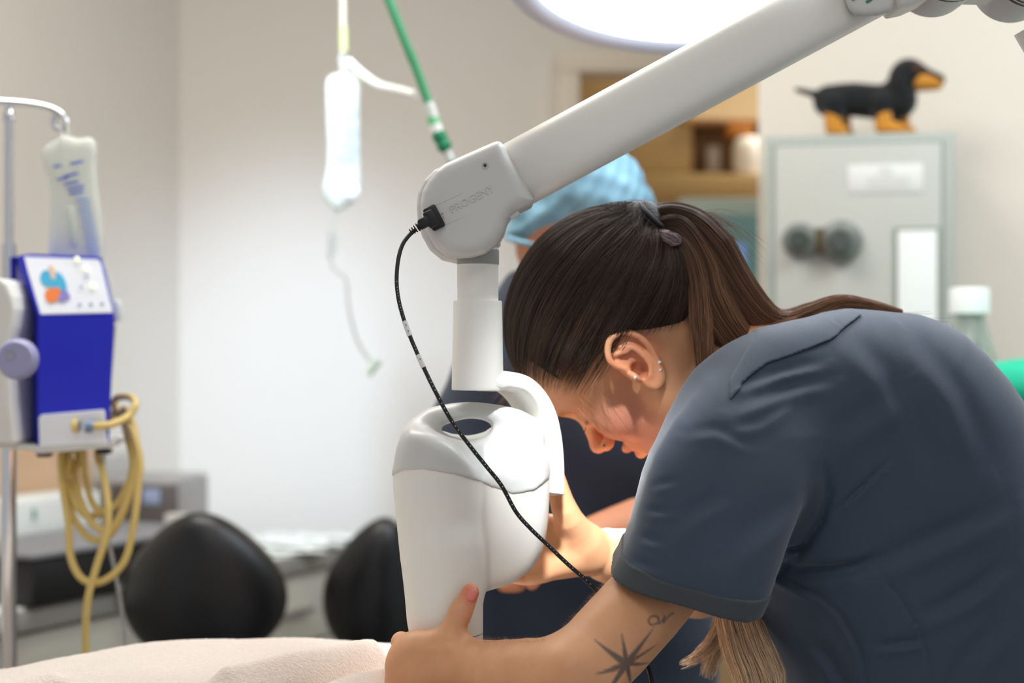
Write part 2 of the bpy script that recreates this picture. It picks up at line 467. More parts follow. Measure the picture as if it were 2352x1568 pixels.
# arm tube
A0 = P(1120, 438, DY); A1 = P(2000, -37, DY)
ad = (A1-A0).normalized(); yv = Vector((0,1,0)); au = Vector((-ad.z, 0, ad.x))
b = MB(); b.loft([rrect(A0+(A1-A0)*t, au, yv, .0287*(1+.02*t), .030, 3.4) for t in (0, .33, .66, 1)])
b.build('arm_tube', plast, xr, autos=None)
# elbow housing
EL = [(1150,329),(1158,338),(1170,362),(1226,460),(1222,470),(1185,487),(1175,494),(1165,510),(1158,535),(1142,562),(1115,583),(1085,592),(1055,593),(1024,586),(999,566),(981,535),(970,500),(967,470),(972,441),(985,416),(1003,393),(1022,379),(1075,355),(1132,330),(1142,327)]
s = SDF(); s.slab(EL, DY-.004, .037, .012, Yp=DY-.02)
# shallow machined band for the maker's lettering
v, f = s.mesh(.0011); mk('elbow_housing', v, f, plast2, xr)
EH = bpy.data.objects['elbow_housing']
s = SDF(); EL2 = [(x-4 if x < 1100 else x, y+ (4 if y > 540 else 0)) for x, y in EL if x < 1165]
s.slab([(955,470),(958,440),(972,410),(996,386),(1040,368),(1130,345),(1150,560),(1090,602),(1050,603),(1012,594),(985,572),(967,540),(957,505)], DY+.024, .018, .008, Yp=DY)
v, f = s.mesh(.0014); mk('rear_cover', v, f, plast2, xr)
FY = DY-.0412
th = math.radians(27.5); tx = Vector((math.cos(th), 0, math.sin(th))); tz = Vector((-math.sin(th), 0, math.cos(th)))
text('lettering', 'PROGENY', .0092, P(1084, 457, FY), tx, tz, plast2, EH, .0005)
b = MB(); b.lathe([(0,.0), (.0029,0), (.0029,.0012), (.0021,.0012), (.0019,.0004), (0,.0004)], P(1114, 380, FY+.0006), (0,-1,0), 24)
sw = b.build('screw', steel, EH)
b = MB(); b.lathe([(0,0), (.0012,0), (.0012,.0003), (0,.0003)], P(1114, 380, FY-.0001), (0,-1,0), 6); b.build('hex_socket', blackp, sw, smooth=False)
# small square emblem and the two fine engraved lines
b = MB()
for cx, cy, w_, h_ in ((1003,495,.005,.0006),(1001,502,.0006,.006),(1007,499,.0006,.005),(1014,491,.0045,.0006),(1012,498,.0006,.006),(1018,495,.0006,.006),(1015,500,.0025,.0006)):
    b.box(P(cx, cy, FY), (w_, .0006, h_), 0, axes=(tx, yv, tz))
b.build('emblem', seamm if False else mat('emblem_grey', (190,188,184), .5), EH)
b = MB()
for (x0,y0),(x1,y1) in (((984,478),(1064,443)),((996,529),(1064,498))):
    MB().tube([P(x0,y0,FY+.0001), P(x1,y1,FY+.0001)], .00025, 6).build('engraved_line', plast2, EH)
b = MB(); b.box(P(1181, 493, DY-.015), (.009, .012, .004), .001, axes=(tx, yv, tz)); b.box(P(1176, 499, DY-.015), (.003, .010, .003), .001, axes=(tx, yv, tz)); b.build('clip', white, EH)
# joint ring and vertical pipes
def pxz(py): return P(0, py, DY).z
px_ = S(DY)
b = MB(); c = P(1098, 600, DY)
b.lathe([(.014,0), (.0185,0), (.0185,.012), (.014,.02)], (c.x, DY, pxz(607)), n=40); b.build('joint_ring', mat('ring_grey', (150,150,142), .5), xr)
b = MB(); b.lathe([(.0180,0), (.0182,.045), (.0182,.050)], (c.x-.0002, DY, pxz(700)), n=48); b.build('upper_pipe', plast, xr)
b = MB(); b.lathe([(.0226,0), (.0229,.0012), (.0228,.003), (.0214,.077), (.0210,.0782), (.018,.0782)], (P(1097,0,DY).x, DY, pxz(895)), n=56)
b.build('lower_pipe', plast, xr)
# curved yoke, a deep bent bar turned a little away
yk = MB(); az = math.radians(40); dr = Vector((math.cos(az), math.sin(az), 0)); wd_ = Vector((-math.sin(az), math.cos(az), 0))
base = P(1098, 875, DY)
prof = [(.002,-.001),(.010,-.0005),(.02,.0004),(.040,-.0035),(.056,-.015),(.067,-.031),(.073,-.050),(.076,-.072),(.0765,-.095),(.0755,-.104)]
pr = [Vector((a, 0, c)) for a, c in prof]; pr, _ = catmull(pr, [0]*len(pr), 5)
rings = []
for i, q in enumerate(pr):
    t = (pr[min(i+1, len(pr)-1)]-pr[max(i-1, 0)]).normalized(); nn = Vector((-t.z, 0, t.x))
    th_ = .0085 if i > 3 else .0075
    cen = base+dr*q.x+Vector((0,0,q.z)); nw = dr*nn.x+Vector((0,0,nn.z))
    k = 1
    if i > len(pr)-3: k = .93-.35*(i-(len(pr)-3))/2
    rings.append(rrect(cen, nw, wd_, th_*k, .0225*(1 if i < len(pr)-3 else k*1.05), 4.5, 44))
yk.loft(rings); yk.build('yoke', plast, xr, autos=None)
# tube head
HB = [(904,1040),(905,1090),(911,1180),(922,1260),(935,1320),(942,1380),(960,1410),(1060,1380),(1108,1357),(1180,1331),(1222,1302),(1247,1262),(1257,1200),(1263,1120),(1264,1040)]
def seam_z(X, Y):
    """height of the join between cover and body"""
    u = X/px_+1176
    py = np.interp(u, [880,900,915,935,980,1050,1090,1130,1180,1230,1262,1290], [1105,1095,1080,1070,1066,1078,1092,1112,1130,1122,1098,1080])
    return HC-(py-784)*px_
def drums(s, g=0):
    s.chain([P(1006,880,DY-.020), P(1006,1110,DY-.020), P(1014,1270,DY-.022), P(1024,1400,DY-.024)], [.0388+g,.0390+g,.0360+g,.0325+g], k=0)
    s.cap(P(1159,880,DY+.018), P(1158,1400,DY+.018), .0405+g, .0400+g, k=.016)
    s.cap(P(1075,880,DY+.030), P(1075,1400,DY+.030), .040+g, .038+g, k=.02)
s = SDF(); drums(s)
s.slab([(860,1490),(1000,1410),(1108,1358),(1180,1334),(1222,1307),(1250,1270),(1275,1205),(1300,1080),(1300,850),(860,850)], DY, .2, .001, Yp=DY, k=.012, mode='&')
s.chain([P(1025,1262,DY-.029), P(1025,1290,DY-.029), P(1025,1640,DY-.029)], [.0315,.0319,.0315], k=.009)
s.func(lambda X,Y,Z: (seam_z(X,Y)+.003)*-1+Z, (-.2,1.3,.9), (.2,1.7,1.4), '&', 0)
s.func(lambda X,Y,Z: -(Z-HC+(1600-784)*px_), (-.2,1.3,.8), (.2,1.7,1.4), '&', .003)
v, f = s.mesh(.0016, lo=P(880,1620,DY-.08), hi=P(1290,1000,DY+.09), relax=8); hd = mk('tube_head', v, f, plast, xr)
b = MB()
ringp = [P(1025+84.6*math.cos(a_), 1452, DY-.029)+Vector((0, .0325*math.sin(a_), 0)) for a_ in [2*PI*i/48 for i in range(49)]]
b.tube(ringp, .0003, 6, cap=False); b.build('cone_seam', seamm, hd)
s = SDF()
HT = [(860,1200),(860,1060),(888,1046),(900,1018),(915,997),(930,980),(948,974),(985,983),(1035,1003),(1070,1005),(1105,992),(1150,968),(1190,958),(1228,972),(1258,1003),(1282,1040),(1300,1060),(1300,1200)]
drums(s, .0014)
s.slab(HT, DY, .2, .001, Yp=DY, k=.020, mode='&')
XA, XB, ZS = P(1110,0,DY).x, P(1180,0,DY).x, P(0,980,DY).z
s.func(lambda X,Y,Z: (Z-(ZS-.041*smoothstep(0, 1, (DY+.006-Y)/.036)+1.25*np.maximum(XA-X, 0)+.5*np.maximum(X-XB, 0)))*.62, (-9,-9,-9), (9,9,9), '&', .007)
s.chain([P(950,1006,DY+.004),P(963,984,DY+.006),(P(990,961,DY+.008)),P(1028,950,DY+.012),P(1080,945,DY+.014),P(1135,950,DY+.014),P(1185,962,DY+.014),P(1222,988,DY+.012)], [.0095,.0095,.0090,.0086,.0084,.0084,.0086,.0085], k=.012, flat=((0,1,0), 1.5), sub=3)
s.ell(P(1082,988,DY-.01), (.0160,.09,.0085), k=.006, mode='-')
s.func(lambda X,Y,Z: (seam_z(X,Y))-Z, (-.2,1.3,.9), (.2,1.7,1.4), '&', .001)
v, f = s.mesh(.0014, lo=P(880,1180,DY-.08), hi=P(1290,900,DY+.09), relax=20); top = mk('top_cover', v, f, plast2, hd)
# upper joint, partly above the frame: rounded pivot covers
piv = [(1935,-60),(1945,0),(1953,20),(1968,33),(1990,35),(2020,33),(2050,25),(2058,0),(2050,-60)]
s = SDF(); s.slab(piv, DY-.0345, .006, .006, Yp=DY-.04); v, f = s.mesh(.0015); pc = mk('pivot_cover', v, f, plast2, xr)
b = MB(); b.tube([P(1957,0,DY-.041), P(1980,-10,DY-.041)], .0008, 8); b.tube([P(1990,5,DY-.041), P(2003,-3,DY-.041)], .0012, 8); b.build('green_marking', mat('green_marking', (60,130,80), .5), pc)
s = SDF(); s.slab([(1990,-70),(2030,10),(2048,33),(2080,26),(2120,8),(2160,-8),(2200,-70)], DY, .034, .012, Yp=DY)
s.slab([(2150,-80),(2140,-20),(2175,-5),(2225,0),(2300,2),(2400,12),(2500,30),(2500,-80)], DY, .030, .01, Yp=DY, k=.01)
v, f = s.mesh(.002); mk('upper_arm_joint', v, f, plast, xr)
for cx, cy in ((2165,-75),(2350,-62)):
    b = MB(); b.lathe([(0,-.052), (.034,-.052), (.0365,-.049), (.0365,-.043)], P(cx, cy, DY), (0,1,0), 48)
    b.lathe([(.0365,-.041), (.037,-.039), (.037,-.037), (.0365,-.036)], P(cx, cy, DY), (0,1,0), 48)
    b.lathe([(0,-.03), (.0365,-.03), (.0365,.04), (0,.04)], P(cx, cy, DY), (0,1,0), 48)
    o = b.build('pivot_cap', plast2, xr)
    b = MB(); b.lathe([(0.02,-.044), (.0367,-.044), (.0367,-.040), (.02,-.040)], P(cx, cy, DY), (0,1,0), 48); b.lathe([(0.02,-.035), (.0367,-.035), (.0367,-.030), (.02,-.030)], P(cx, cy, DY), (0,1,0), 48); b.build('dark_gap', blackp, o)
b = MB(); b.tube([P(2400,40,DY), P(2470,160,DY), P(2600,300,DY)], .03, 24); b.tube([P(2500,160,DY), P(2760,-900,DY+.2)], .03, 20); b.build('rear_arm', plast, xr)
# ------------------------------------------------------------------ cable
cp = [(955,527,1.450),(940,540,1.448),(924,563,1.443),(914,600,1.436),(911,645,1.43),(915,685,1.425),(925,725,1.42),(939,765,1.415),(957,808,1.41),(977,852,1.405),(1002,903,1.40),(1037,966,1.398),(1078,1022,1.398),(1118,1072,1.40),(1152,1115,1.402),(1185,1175,1.404),(1220,1215,1.404),(1262,1255,1.404),(1305,1296,1.404),(1352,1338,1.404),(1410,1400,1.41),(1462,1470,1.41),(1488,1530,1.405),(1500,1580,1.395),(1510,1640,1.39)]
cb = thing('cable', P(1100,1100,1.4), 'thin black cable looping down from the elbow plug across the tube head', 'cable')
cpts, _ = catmull(pts(*cp), [1]*len(cp), 6)
MB().tube(cpts, .00175, 12).build('cord', cordm, cb)
b = MB(); b.box(P(990,503,1.452), (.009, .011, .015), .002, axes=(tx, yv, tz)); b.box(P(975,511,1.450), (.010, .008, .009), .002, axes=(tx, yv, tz))
b.tube([P(978,511,1.450), P(958,523,1.450)], [.004,.0028], 14); pl = b.build('plug', blackp, cb)
b = MB()
for i in range(5):
    q = P(966-i*5.2, 517+i*3.6, 1.450); q2 = P(963.4-i*5.2, 518.8+i*3.6, 1.450); b.tube([q, q2], .0042-.0003*i, 14)
b.build('strain_relief', blackp, pl)
b = MB(); b.box(P(997,500,1.457), (.012,.006,.021), .002, axes=(tx, yv, tz)); b.build('socket', blackp, pl)
def sub(y0, y1): return [p for p in cpts if pxz_at(p) >= y0 and pxz_at(p) <= y1]
def pxz_at(p): return 784+(HC-p.z)/S(p.y)
for y0, y1 in ((735,778),(812,850)):
    o = MB().tube(sub(y0, y1), .0022, 12).build('cable_label', mat('label_white', (225,225,222), .5), cb); o['label'] = 'white wrap-round label with fine print'
    b = MB(); q = sub(y0+4, y1-6)
    for i in range(0, len(q)-1, 2): b.tube([q[i]+Vector((.0004,-.0021,0)), q[i]*.45+q[i+1]*.55+Vector((.0004,-.0021,0))], .0004, 5)
    b.build('fine_print', blackp, o)
for lo_, hi_ in ((640,730),(782,808),(854,1345)):
    b = MB()
    for i in range(len(cpts)-1):
        y = pxz_at(cpts[i])
        if lo_ < y < hi_ and (i*37) % 5 != 0:
            q = cpts[i]*.8+cpts[i+1]*.2; q2 = cpts[i]*.62+cpts[i+1]*.38; off = Vector((.0003, -.0015, .0003)); b.tube([q+off, q2+off], .00035, 5)
    tag(b.build('cable_print', white, cb), kind='stuff')
# ------------------------------------------------------------------ woman in grey-blue scrubs
wo = thing('person', (.52, 1.58, 0), 'woman with brown ponytail and star tattoo, in dark blue scrubs, bending over the x-ray head', 'person')
thd = math.radians(18)
F0 = Vector((-.5,0,-.866)); U0 = Vector((-.866,0,.5)); L0 = Vector((0,-1,0))
HF = F0*math.cos(thd)-L0*math.sin(thd); HL = L0*math.cos(thd)+F0*math.sin(thd); HU = U0
earw = P(1462, 852, 1.549); HO = earw-HL*.075
def H(a, b, c): return HO+HF*(a/1000)+HL*(b/1000)+HU*(c/1000)
AX = (HF, HL, HU)
sk = mat('skin', (206, 152, 118), .48, sss=.12, bump=.12, bscale=700, var=.06, vscale=40, attr='tint')
s = SDF()
s.ell(H(-8,0,46), (.099,.075,.084), AX)
def HQ(a, b, c):
    k = min(max((a-30)/50, 0), 1); return H(a-8*k, b, c+3*k)
s.ell(HQ(46,0,42), (.049,.060,.048), AX, k=.02)
s.ell(HQ(38,0,-14), (.050,.058,.060), AX, k=.02)
s.ell(HQ(42,0,-50), (.044,.048,.034), AX, k=.02)
for q in (1,-1):
    s.ell(HQ(62,38*q,-12), (.022,.020,.020), AX, k=.016)
    s.cap(HQ(12,56*q,-36), HQ(70,28*q,-68), .012, .012, k=.02)
s.ell(HQ(86,0,-76), (.0145,.017,.014), AX, k=.014)
s.cap(HQ(84,-20,34), HQ(84,20,34), .011, .011, k=.014)
for q in (1,-1): s.ell(HQ(99,33*q,15), (.015,.017,.012), AX, k=.012, mode='-')
for q in (1,-1):
    s.ell(HQ(79,32*q,14), (.0125,.0135,.0125), AX, k=.002)
    s.cap(HQ(90,20*q,10), HQ(87,44*q,9), .0016, .0016, k=.003)
s.chain([HQ(90,0,26), HQ(97,0,12), HQ(108,0,-4), HQ(114,0,-13)], [.0070,.0055,.0062,.0068], k=.009)
s.ell(HQ(114,0,-15), (.0080,.0080,.0072), AX, k=.006)
for q in (1,-1):
    s.ell(HQ(104,12.5*q,-20), (.0085,.0048,.0062), AX, k=.005)
    s.ell(HQ(107,7.5*q,-27), (.005,.0032,.004), AX, k=.002, mode='-')
s.chain([HQ(90,-24,-42), HQ(99,-11,-39), HQ(102,0,-38.5), HQ(99,11,-39), HQ(90,24,-42)], [.002,.0045,.0048,.0045,.002], k=.006, sub=2)
s.chain([HQ(90,-23,-46), HQ(96,-11,-51.5), HQ(98.5,0,-53), HQ(96,11,-51.5), HQ(90,23,-46)], [.002,.0052,.0062,.0052,.002], k=.004, sub=2)
s.chain([HQ(95,-22,-44.5), HQ(104,-8,-45.2), HQ(105,0,-45.5), HQ(104,8,-45.2), HQ(95,22,-44.5)], [.0008]*5, k=.002, mode='-')
s.cap(HQ(101,0,-30), HQ(102,0,-34), .0015, .0015, k=.004, mode='-')
# neck
NB = P(1800, 945, 1.585)
s.chain([H(-28,0,-8), H(-24,0,-50), P(1700,870,1.60), NB], [.052,.050,.052,.060], k=.03)
s.cap(H(-5,48,-22), P(1620,1000,1.56), .014, .016, k=.02)
# near ear
EC = H(-4,70,4); Eu = (HU*.985+HF*(-.17)).normalized(); En = (HL*.86-HF*.42+HU*.12).normalized(); Eb = Eu.cross(En).normalized()
if Eb.dot(HF) > 0: Eb = -Eb
En = Eb.cross(Eu).normalized()
if En.dot(HL) < 0: En = -En
def E(u, b_, h): return EC+Eu*(u/1000)+Eb*(b_/1000)+En*(h/1000)
s.ell(E(3,2,2), (.030,.017,.006), (Eu,Eb,En), k=.008)
s.ell(E(2,3,7), (.029,.0165,.0030), (Eu,Eb,En), k=.004)
s.ell(E(4,0,10.5), (.0225,.0105,.0065), (Eu,Eb,En), k=.004, mode='-')
s.chain([E(2,-8,6), E(12,-14,9), E(22,-14,12), E(30,-7,13.5), E(33,2,14), E(29,12,14), E(19,18,14), E(6,19,13), E(-8,15,11), E(-18,9,10), E(-26,2,9), E(-27,-5,8), E(-20,-9,6)], [.002,.0026,.003,.0032,.0034,.0034,.0032,.003,.003,.0036,.0042,.0036,.002], k=.003, sub=3)
s.ell(E(-21,1,8.5), (.008,.008,.0032), (Eu,Eb,En), k=.004)
s.chain([E(22,1,9), E(12,8,10), E(0,9,11), E(-10,6,10.5), E(-15,-1,10)], [.0022,.0026,.0030,.003,.0026], k=.004, sub=3)
s.chain([E(20,-6,9), E(14,2,9.5)], [.002,.0022], k=.004)
s.ell(E(-5,-3,8), (.0085,.0062,.012), (Eu,Eb,En), k=.003, mode='-')
s.ell(E(-6,-11,8), (.006,.0035,.005), (Eu,Eb,En), k=.003)
# far ear, simple
s.ell(H(-6,-76,2), (.014,.006,.028), AX, k=.006)
# torso core, under the scrubs, and legs that carry the body
TC = [NB, P(1980,1060,1.60), P(2200,1290,1.62), Vector((.60,1.62,.93))]
s.chain(TC, [.07,.095,.095,.10], k=.04, sub=2)
SH = P(1745,1010,1.475); EB = Vector(P(1318,1560,1.36)); WR = P(1075,1532,1.422)
s.cap(NB, SH, .06, .045, k=.04)
# near arm: upper arm, elbow, forearm
s.chain([SH, P(1560,1290,1.442), P(1400,1475,1.385), EB], [.045,.0355,.0350,.033], k=.02, sub=2)
s.ell(EB+Vector((.004,-.002,-.004)), (.031,.03,.031), k=.012)
s.chain([EB, P(1215,1562,1.385), P(1120,1545,1.412), WR], [.0325,.0340,.0270,.0235], k=.016, sub=2)
# near hand
s.ell(P(1000,1532,1.427), (.036,.0175,.029), k=.014)
s.ell(P(958,1530,1.434), (.026,.015,.030), k=.012)
s.chain([P(1040,1520,1.422), P(1032,1470,1.424), P(1052,1418,1.4285), P(1069,1385,1.431), P(1081,1359,1.432)], [.0165,.0120,.0090,.0086,.0072], k=.012, sub=2)
s.ell(P(1056,1408,1.427), (.0085,.008,.0095), k=.006)
kn = [(948,1496),(922,1528),(914,1570),(918,1612)]
for i, (kx, ky) in enumerate(kn):
    s.chain([P(985,ky+ (1530-ky)*.3,1.428), P(kx,ky,1.437), P(922 if i == 0 else 906+3*i,ky-22 if i == 0 else ky-3,1.472), P(928,ky-18,1.508), P(965,ky-12,1.536), P(1002,ky-8,1.541)], [.014,.0105,.0092,.0085,.0082,.0070], k=.007, sub=2)
    s.ell(P(kx+4,ky,1.430), (.009,.009,.009), k=.007)
# far arm and hand
E2 = P(1600,1330,1.66); W2 = P(1368,1268,1.615)
s.chain([P(1840,1050,1.70), P(1700,1200,1.72), E2], [.045,.04,.034], k=.02)
s.chain([E2, P(1500,1298,1.645), P(1430,1284,1.63), W2], [.035,.034,.029,.0225], k=.014, sub=2)
s.ell(P(1300,1262,1.600), (.034,.016,.026), k=.014)
s.chain([P(1338,1240,1.598), P(1308,1195,1.582), P(1290,1150,1.575), P(1281,1115,1.572), P(1276,1092,1.571)], [.017,.0135,.0110,.0095,.0080], k=.012, sub=2)
for i, (x0, y0) in enumerate(((1262,1205),(1258,1242),(1254,1280),(1250,1312))):
    e = 18 if i == 3 else 0
    s.chain([P(1315,1262+(y0-1262)*.4,1.600), P(x0,y0,1.597), P(x0-45,y0+2+e*.4,1.600), P(x0-100,y0+4-e*.3,1.592), P(x0-135,y0+4-e,1.588)], [.014,.0105,.0092,.0084,.0070], k=.006, sub=2)
v, f = s.mesh(.00155)
# skin tone that belongs to the skin: lips, cheeks, ear, knuckles, nail, and the tattoo; the ear hollow carries painted shade
V = v
def dist(q): return np.linalg.norm(V-np.array(q), axis=1)
base = np.array(lin((212, 154, 112))); tint = np.tile(base, (len(V), 1))
def blend(w, rgb):
    global tint
    w = w[:, None]; tint = tint*(1-w)+np.array(lin(rgb))*w
hl = V-np.array(HO); la_ = hl@np.array(HF)*1000; lb_ = hl@np.array(HL)*1000; lc_ = hl@np.array(HU)*1000
face = (np.abs(lb_) < 90) & (lc_ < 80) & (lc_ > -90) & (la_ > -20) & (la_ < 130)
blend(face*smoothstep(55, 15, dist(H(60,50,-22))*1000)*.55, (214,128,116))
blend(smoothstep(26, 6, dist(HQ(112,0,-18))*1000)*.4, (216,130,112))
blend(smoothstep(34, 22, dist(E(2,2,10))*1000)*.45, (222,132,96))
lips = face*smoothstep(.5, 1, np.clip(1.5-np.abs(lc_+41.5)/8, 0, 1))*(la_ > 80)*(np.abs(lb_) < 24)
blend(smoothstep(9, 4, dist(E(-5,-3,3))*1000)*.7, (120,52,34))  # shade of the ear hollow put into the skin colour
blend(lips*.8, (206,112,110))
for q in (P(1081,1362,1.425),): blend(smoothstep(14, 4, dist(q)*1000)*.6, (226,110,88))
blend(smoothstep(12, 4, dist(P(1056,1408,1.42))*1000)*.25, (222,150,130))
# tattoo on the near upper arm, drawn on its surface in the arm's own side view
M_ = V[:,1]; tx_ = V[:,0]; tz_ = V[:,2]
Yt = 1.345
def pl2(p): q = P(p[0], p[1], Yt); return np.array([q.x, q.z])
def segd(a, b, wa, wb):
    a = pl2(a); b = pl2(b); ab = b-a; t = np.clip(((tx_-a[0])*ab[0]+(tz_-a[1])*ab[1])/ab.dot(ab), 0, 1)
    d = np.hypot(tx_-a[0]-ab[0]*t, tz_-a[1]-ab[1]*t); w = (wa+(wb-wa)*t)*S(Yt)
    return smoothstep(.0009, -.0009, d-w)
front = ((M_ < 1.40) & (tx_ > P(1340,0,1.33).x) & (tz_ > .90) & (tz_ < 1.1)).astype(float)
ink = np.zeros(len(V)); cen = (1440,1526)
for tip, wd2 in (((1365,1468),9),((1430,1460),8),((1506,1456),9),((1515,1496),6),((1365,1538),9),((1375,1600),9),((1455,1590),7),((1500,1540),6)):
    ink = np.maximum(ink, segd(cen, tip, wd2, 1.0))
for k in range(12):
    a0 = 2*PI*k/12; a1 = 2*PI*(k+1)/12
    ink = np.maximum(ink, segd((1508+13*math.cos(a0),1437+10*math.sin(a0)), (1508+13*math.cos(a1),1437+10*math.sin(a1)), 2.4, 2.4)*.9)
for a, b_ in (((1521,1446),(1530,1441)),((1530,1441),(1536,1430)),((1536,1430),(1533,1445)),((1533,1445),(1545,1432)),((1545,1432),(1558,1427))):
    ink = np.maximum(ink, segd(a, b_, 2.4, 2.2)*.9)
blend(front*ink*.86, (72,66,64))
body = mk('body', v, f, sk, wo, attrs=tint, org=(.1,1.55,.9))
# nail of the near thumb
b = MB(); nc = P(1084,1366,1.4240)
tn = (P(1086,1358,1.4240)-P(1070,1386,1.4225)).normalized(); ts = tn.cross(Vector((0,-1,0))).normalized(); nn_ = ts.cross(tn)
if nn_.y > 0: nn_ = -nn_
rr_ = []
for i in range(9):
    a = (i/8*2-1)
    rr_.append([nc+tn*(.0058*a)+ts*(.0050*w*math.sqrt(max(1-abs(a)**4, .02)))+nn_*(.0012-(w*w)*.0022-.0006*a*a) for w in (-1,-.6,-.2,.2,.6,1)])
b.loft(rr_, cap=False, closed=False); b.build('thumbnail', mat('nail', (222,128,112), .3, coat=.3), body, autos=None).modifiers.new('thick', 'SOLIDIFY').thickness = .0006
# studs
studm = mat('stud_gem', (225,235,225), .1, .6)
for q in (E(-15,13,13), E(-20,8,12.5), E(-6,-12,14)):
    b = MB(); b.ball(q, .0019, 12); o = b.build('earring', studm, body)
b = MB(); b.ball(HQ(106,17.5,-18), .0011, 10); b.build('nose_stud', mat('dark_stud', (60,50,45), .3, .7), body)
# eyelashes and eyebrow of the near side
# ------------------------------------------------------------------ hair
hm = hairmat('brown_hair', (60, 43, 32), .30, var=.3, tip=(56,41,31))
hm2 = hairmat('brown_hair_lighter_tips', (58, 41, 30), .30, tip=(150,108,80), var=.5)
hbase = mat('hair_underlayer', (34, 25, 19), .6, bump=.5, bscale=60, stretch=(1,1,8))
TIE = H(-112,4,63)
def capR(d):
    """radius of the hair surface from HC0 in a head-space direction (a,b,c)"""
    a, b_, c = d[...,0], d[...,1], d[...,2]
    return 1/np.sqrt((a/108)**2+(b_/83.5)**2+(c/96)**2)
HC0 = np.array([-10, 0, 44.])
def toW(loc): return np.array(HO)+(loc[...,0:1]*np.array(HF)+loc[...,1:2]*np.array(HL)+loc[...,2:3]*np.array(HU))/1000
tl = np.array([-112, 4, 63.])-HC0; td = tl/np.linalg.norm(tl)
TU = np.cross(td, [0, 1., 0]); TU /= np.linalg.norm(TU); TV = np.cross(td, TU)
def hairline(a, ab):
    """height of the hairline above the ear canal for a point (a forward, |b| sideways)"""
    l = np.interp(a, [-140,-90,-60,-48,-36,-26,-5,12,30,45,60,72,120], [-46,-42,-34,-14,4,22,32,36,36,44,60,72,78])
    return l-np.where(a > 45, (ab-40).clip(0, 40)*.5, 0)
def inhair(d):
    R = capR(d)[..., None]*d+HC0
    return R[...,2] > hairline(R[...,0], np.abs(R[...,1]))+rng.normal(size=len(R))*(3+4*(R[...,0] > 15))
# underlayer: skull cap
s = SDF()
s.ell(H(-10,0,44), (.1045,.0805,.0925), AX)
s.cap(H(-96,2,56), TIE, .026, .012, k=.03)
def hl_fn(X, Y, Z):
    q = np.stack([X-HO.x, Y-HO.y, Z-HO.z], -1)
    a = q@np.array(HF)*1000; b_ = q@np.array(HL)*1000; c = q@np.array(HU)*1000; ab = np.abs(b_)
    line = hairline(a, ab)+8+12*(a > 15)+22*(a > 48)
    return (line-c)/1000*.8
s.func(hl_fn, np.array(HO)-.2, np.array(HO)+.2, '&', .006)
v, f = s.mesh(.002); hr = mk('hair', v, f, hbase, wo)
hr['label'] = 'brown hair pulled back into a high ponytail'
strands = []; shades = []
N = 15000
u = rng.normal(size=(N*3, 3)); u /= np.linalg.norm(u, axis=1)[:, None]
u = u[inhair(u)][:N]
for d0 in u:
    ang_ = math.acos(np.clip(d0@td, -1, 1))
    if ang_ < .12: continue
    n = max(6, int(ang_*9)); t = np.linspace(0, 1, n)
    # start a bit back so strands sweep and converge
    so = math.sin(ang_)
    dd = (np.sin((1-t)*ang_)[:, None]*d0+np.sin(t*ang_)[:, None]*td)/so
    # sag: strands of the side hang a little lower before turning up to the tie
    sag = (.16*np.sin(t*PI)*(abs(d0[1])))[:, None]*np.array([0, 0, -1.0])*(1 if d0[2] < .5 else .3)
    ra_ = d0-td*(d0@td); az_ = math.atan2(ra_@TV, ra_@TU)
    clump = math.sin(az_*19+ang_*3)*.5+math.sin(az_*43+1)*.3+math.sin(az_*87)*.2
    dd = dd+sag+np.sin(t*PI)[:, None]*rng.normal(size=3)*.012; dd /= np.linalg.norm(dd, axis=1)[:, None]
    R = capR(dd)*(.985+.020*clump*np.sin(t*PI)+rng.uniform(-.006, .03)*np.sin(t*PI)**.5)
    # gather at the tie
    lt = np.linalg.norm(tl); w = smoothstep(.75, 1, t)
    R = R*(1-w)+lt*w
    p = dd*R[:, None]+HC0
    p += (rng.normal(size=3)*4.5)*w[:, None]
    strands.append(toW(p)); shades.append(.95+.60*clump+rng.normal()*.25)  # lighter and darker clumps put hair highlights into the strand colour
# ponytail: guides with widths
def lock(guide, width, n, k=26, fl=1.0, tipfade=.25, seed=0, even=False):
    g, w = catmull([Vector(q) for q in guide], width, 6); g = np.array([list(q) for q in g]); w = np.array(w); m = len(g)
    t_ = np.linspace(0, 1, m)
    tan = np.gradient(g, axis=0); tan /= np.linalg.norm(tan, axis=1)[:, None]
    up = np.array([0, 1., 0]); sd = np.cross(tan, up); sd /= np.linalg.norm(sd, axis=1)[:, None]+1e-9
    out = []
    for i in range(n):
        a = rng.uniform(0, 2*PI); r = math.sqrt(rng.uniform(0, 1)); cl = math.sin(a*5+seed)*.12
        cx, cy = math.cos(a)*(r+cl), math.sin(a)*(r+cl)
        end = 1-tipfade*rng.uniform(0, 1)**(1 if even else 2)
        q = g+sd*(cx*w)[:, None]+np.array([0, 1., 0])*(cy*w*fl)[:, None]
        ph = rng.uniform(0, 6.28, 3)
        q = q+np.stack([np.sin(t_*9+ph[0]), np.sin(t_*8+ph[1]), np.sin(t_*10+ph[2])], 1)*.0009*(t_[:, None]+.2)
        keep = max(4, int(m*end)); out.append(q[:keep])
    return out
Yt_ = TIE.y
pony = []
pony += lock([P(1490,512,Yt_), P(1530,497,Yt_), P(1585,520,Yt_-.004), P(1634,575,Yt_-.006), P(1686,658,Yt_-.004), P(1745,727,Yt_), P(1800,745,Yt_+.006), P(1862,722,Yt_+.012), P(1925,695,Yt_+.014), P(1990,698,Yt_+.014), P(2080,722,Yt_+.012)], [.009,.0125,.018,.022,.020,.017,.013,.010,.0065,.004,.0022], 4200, fl=.9, tipfade=.3)
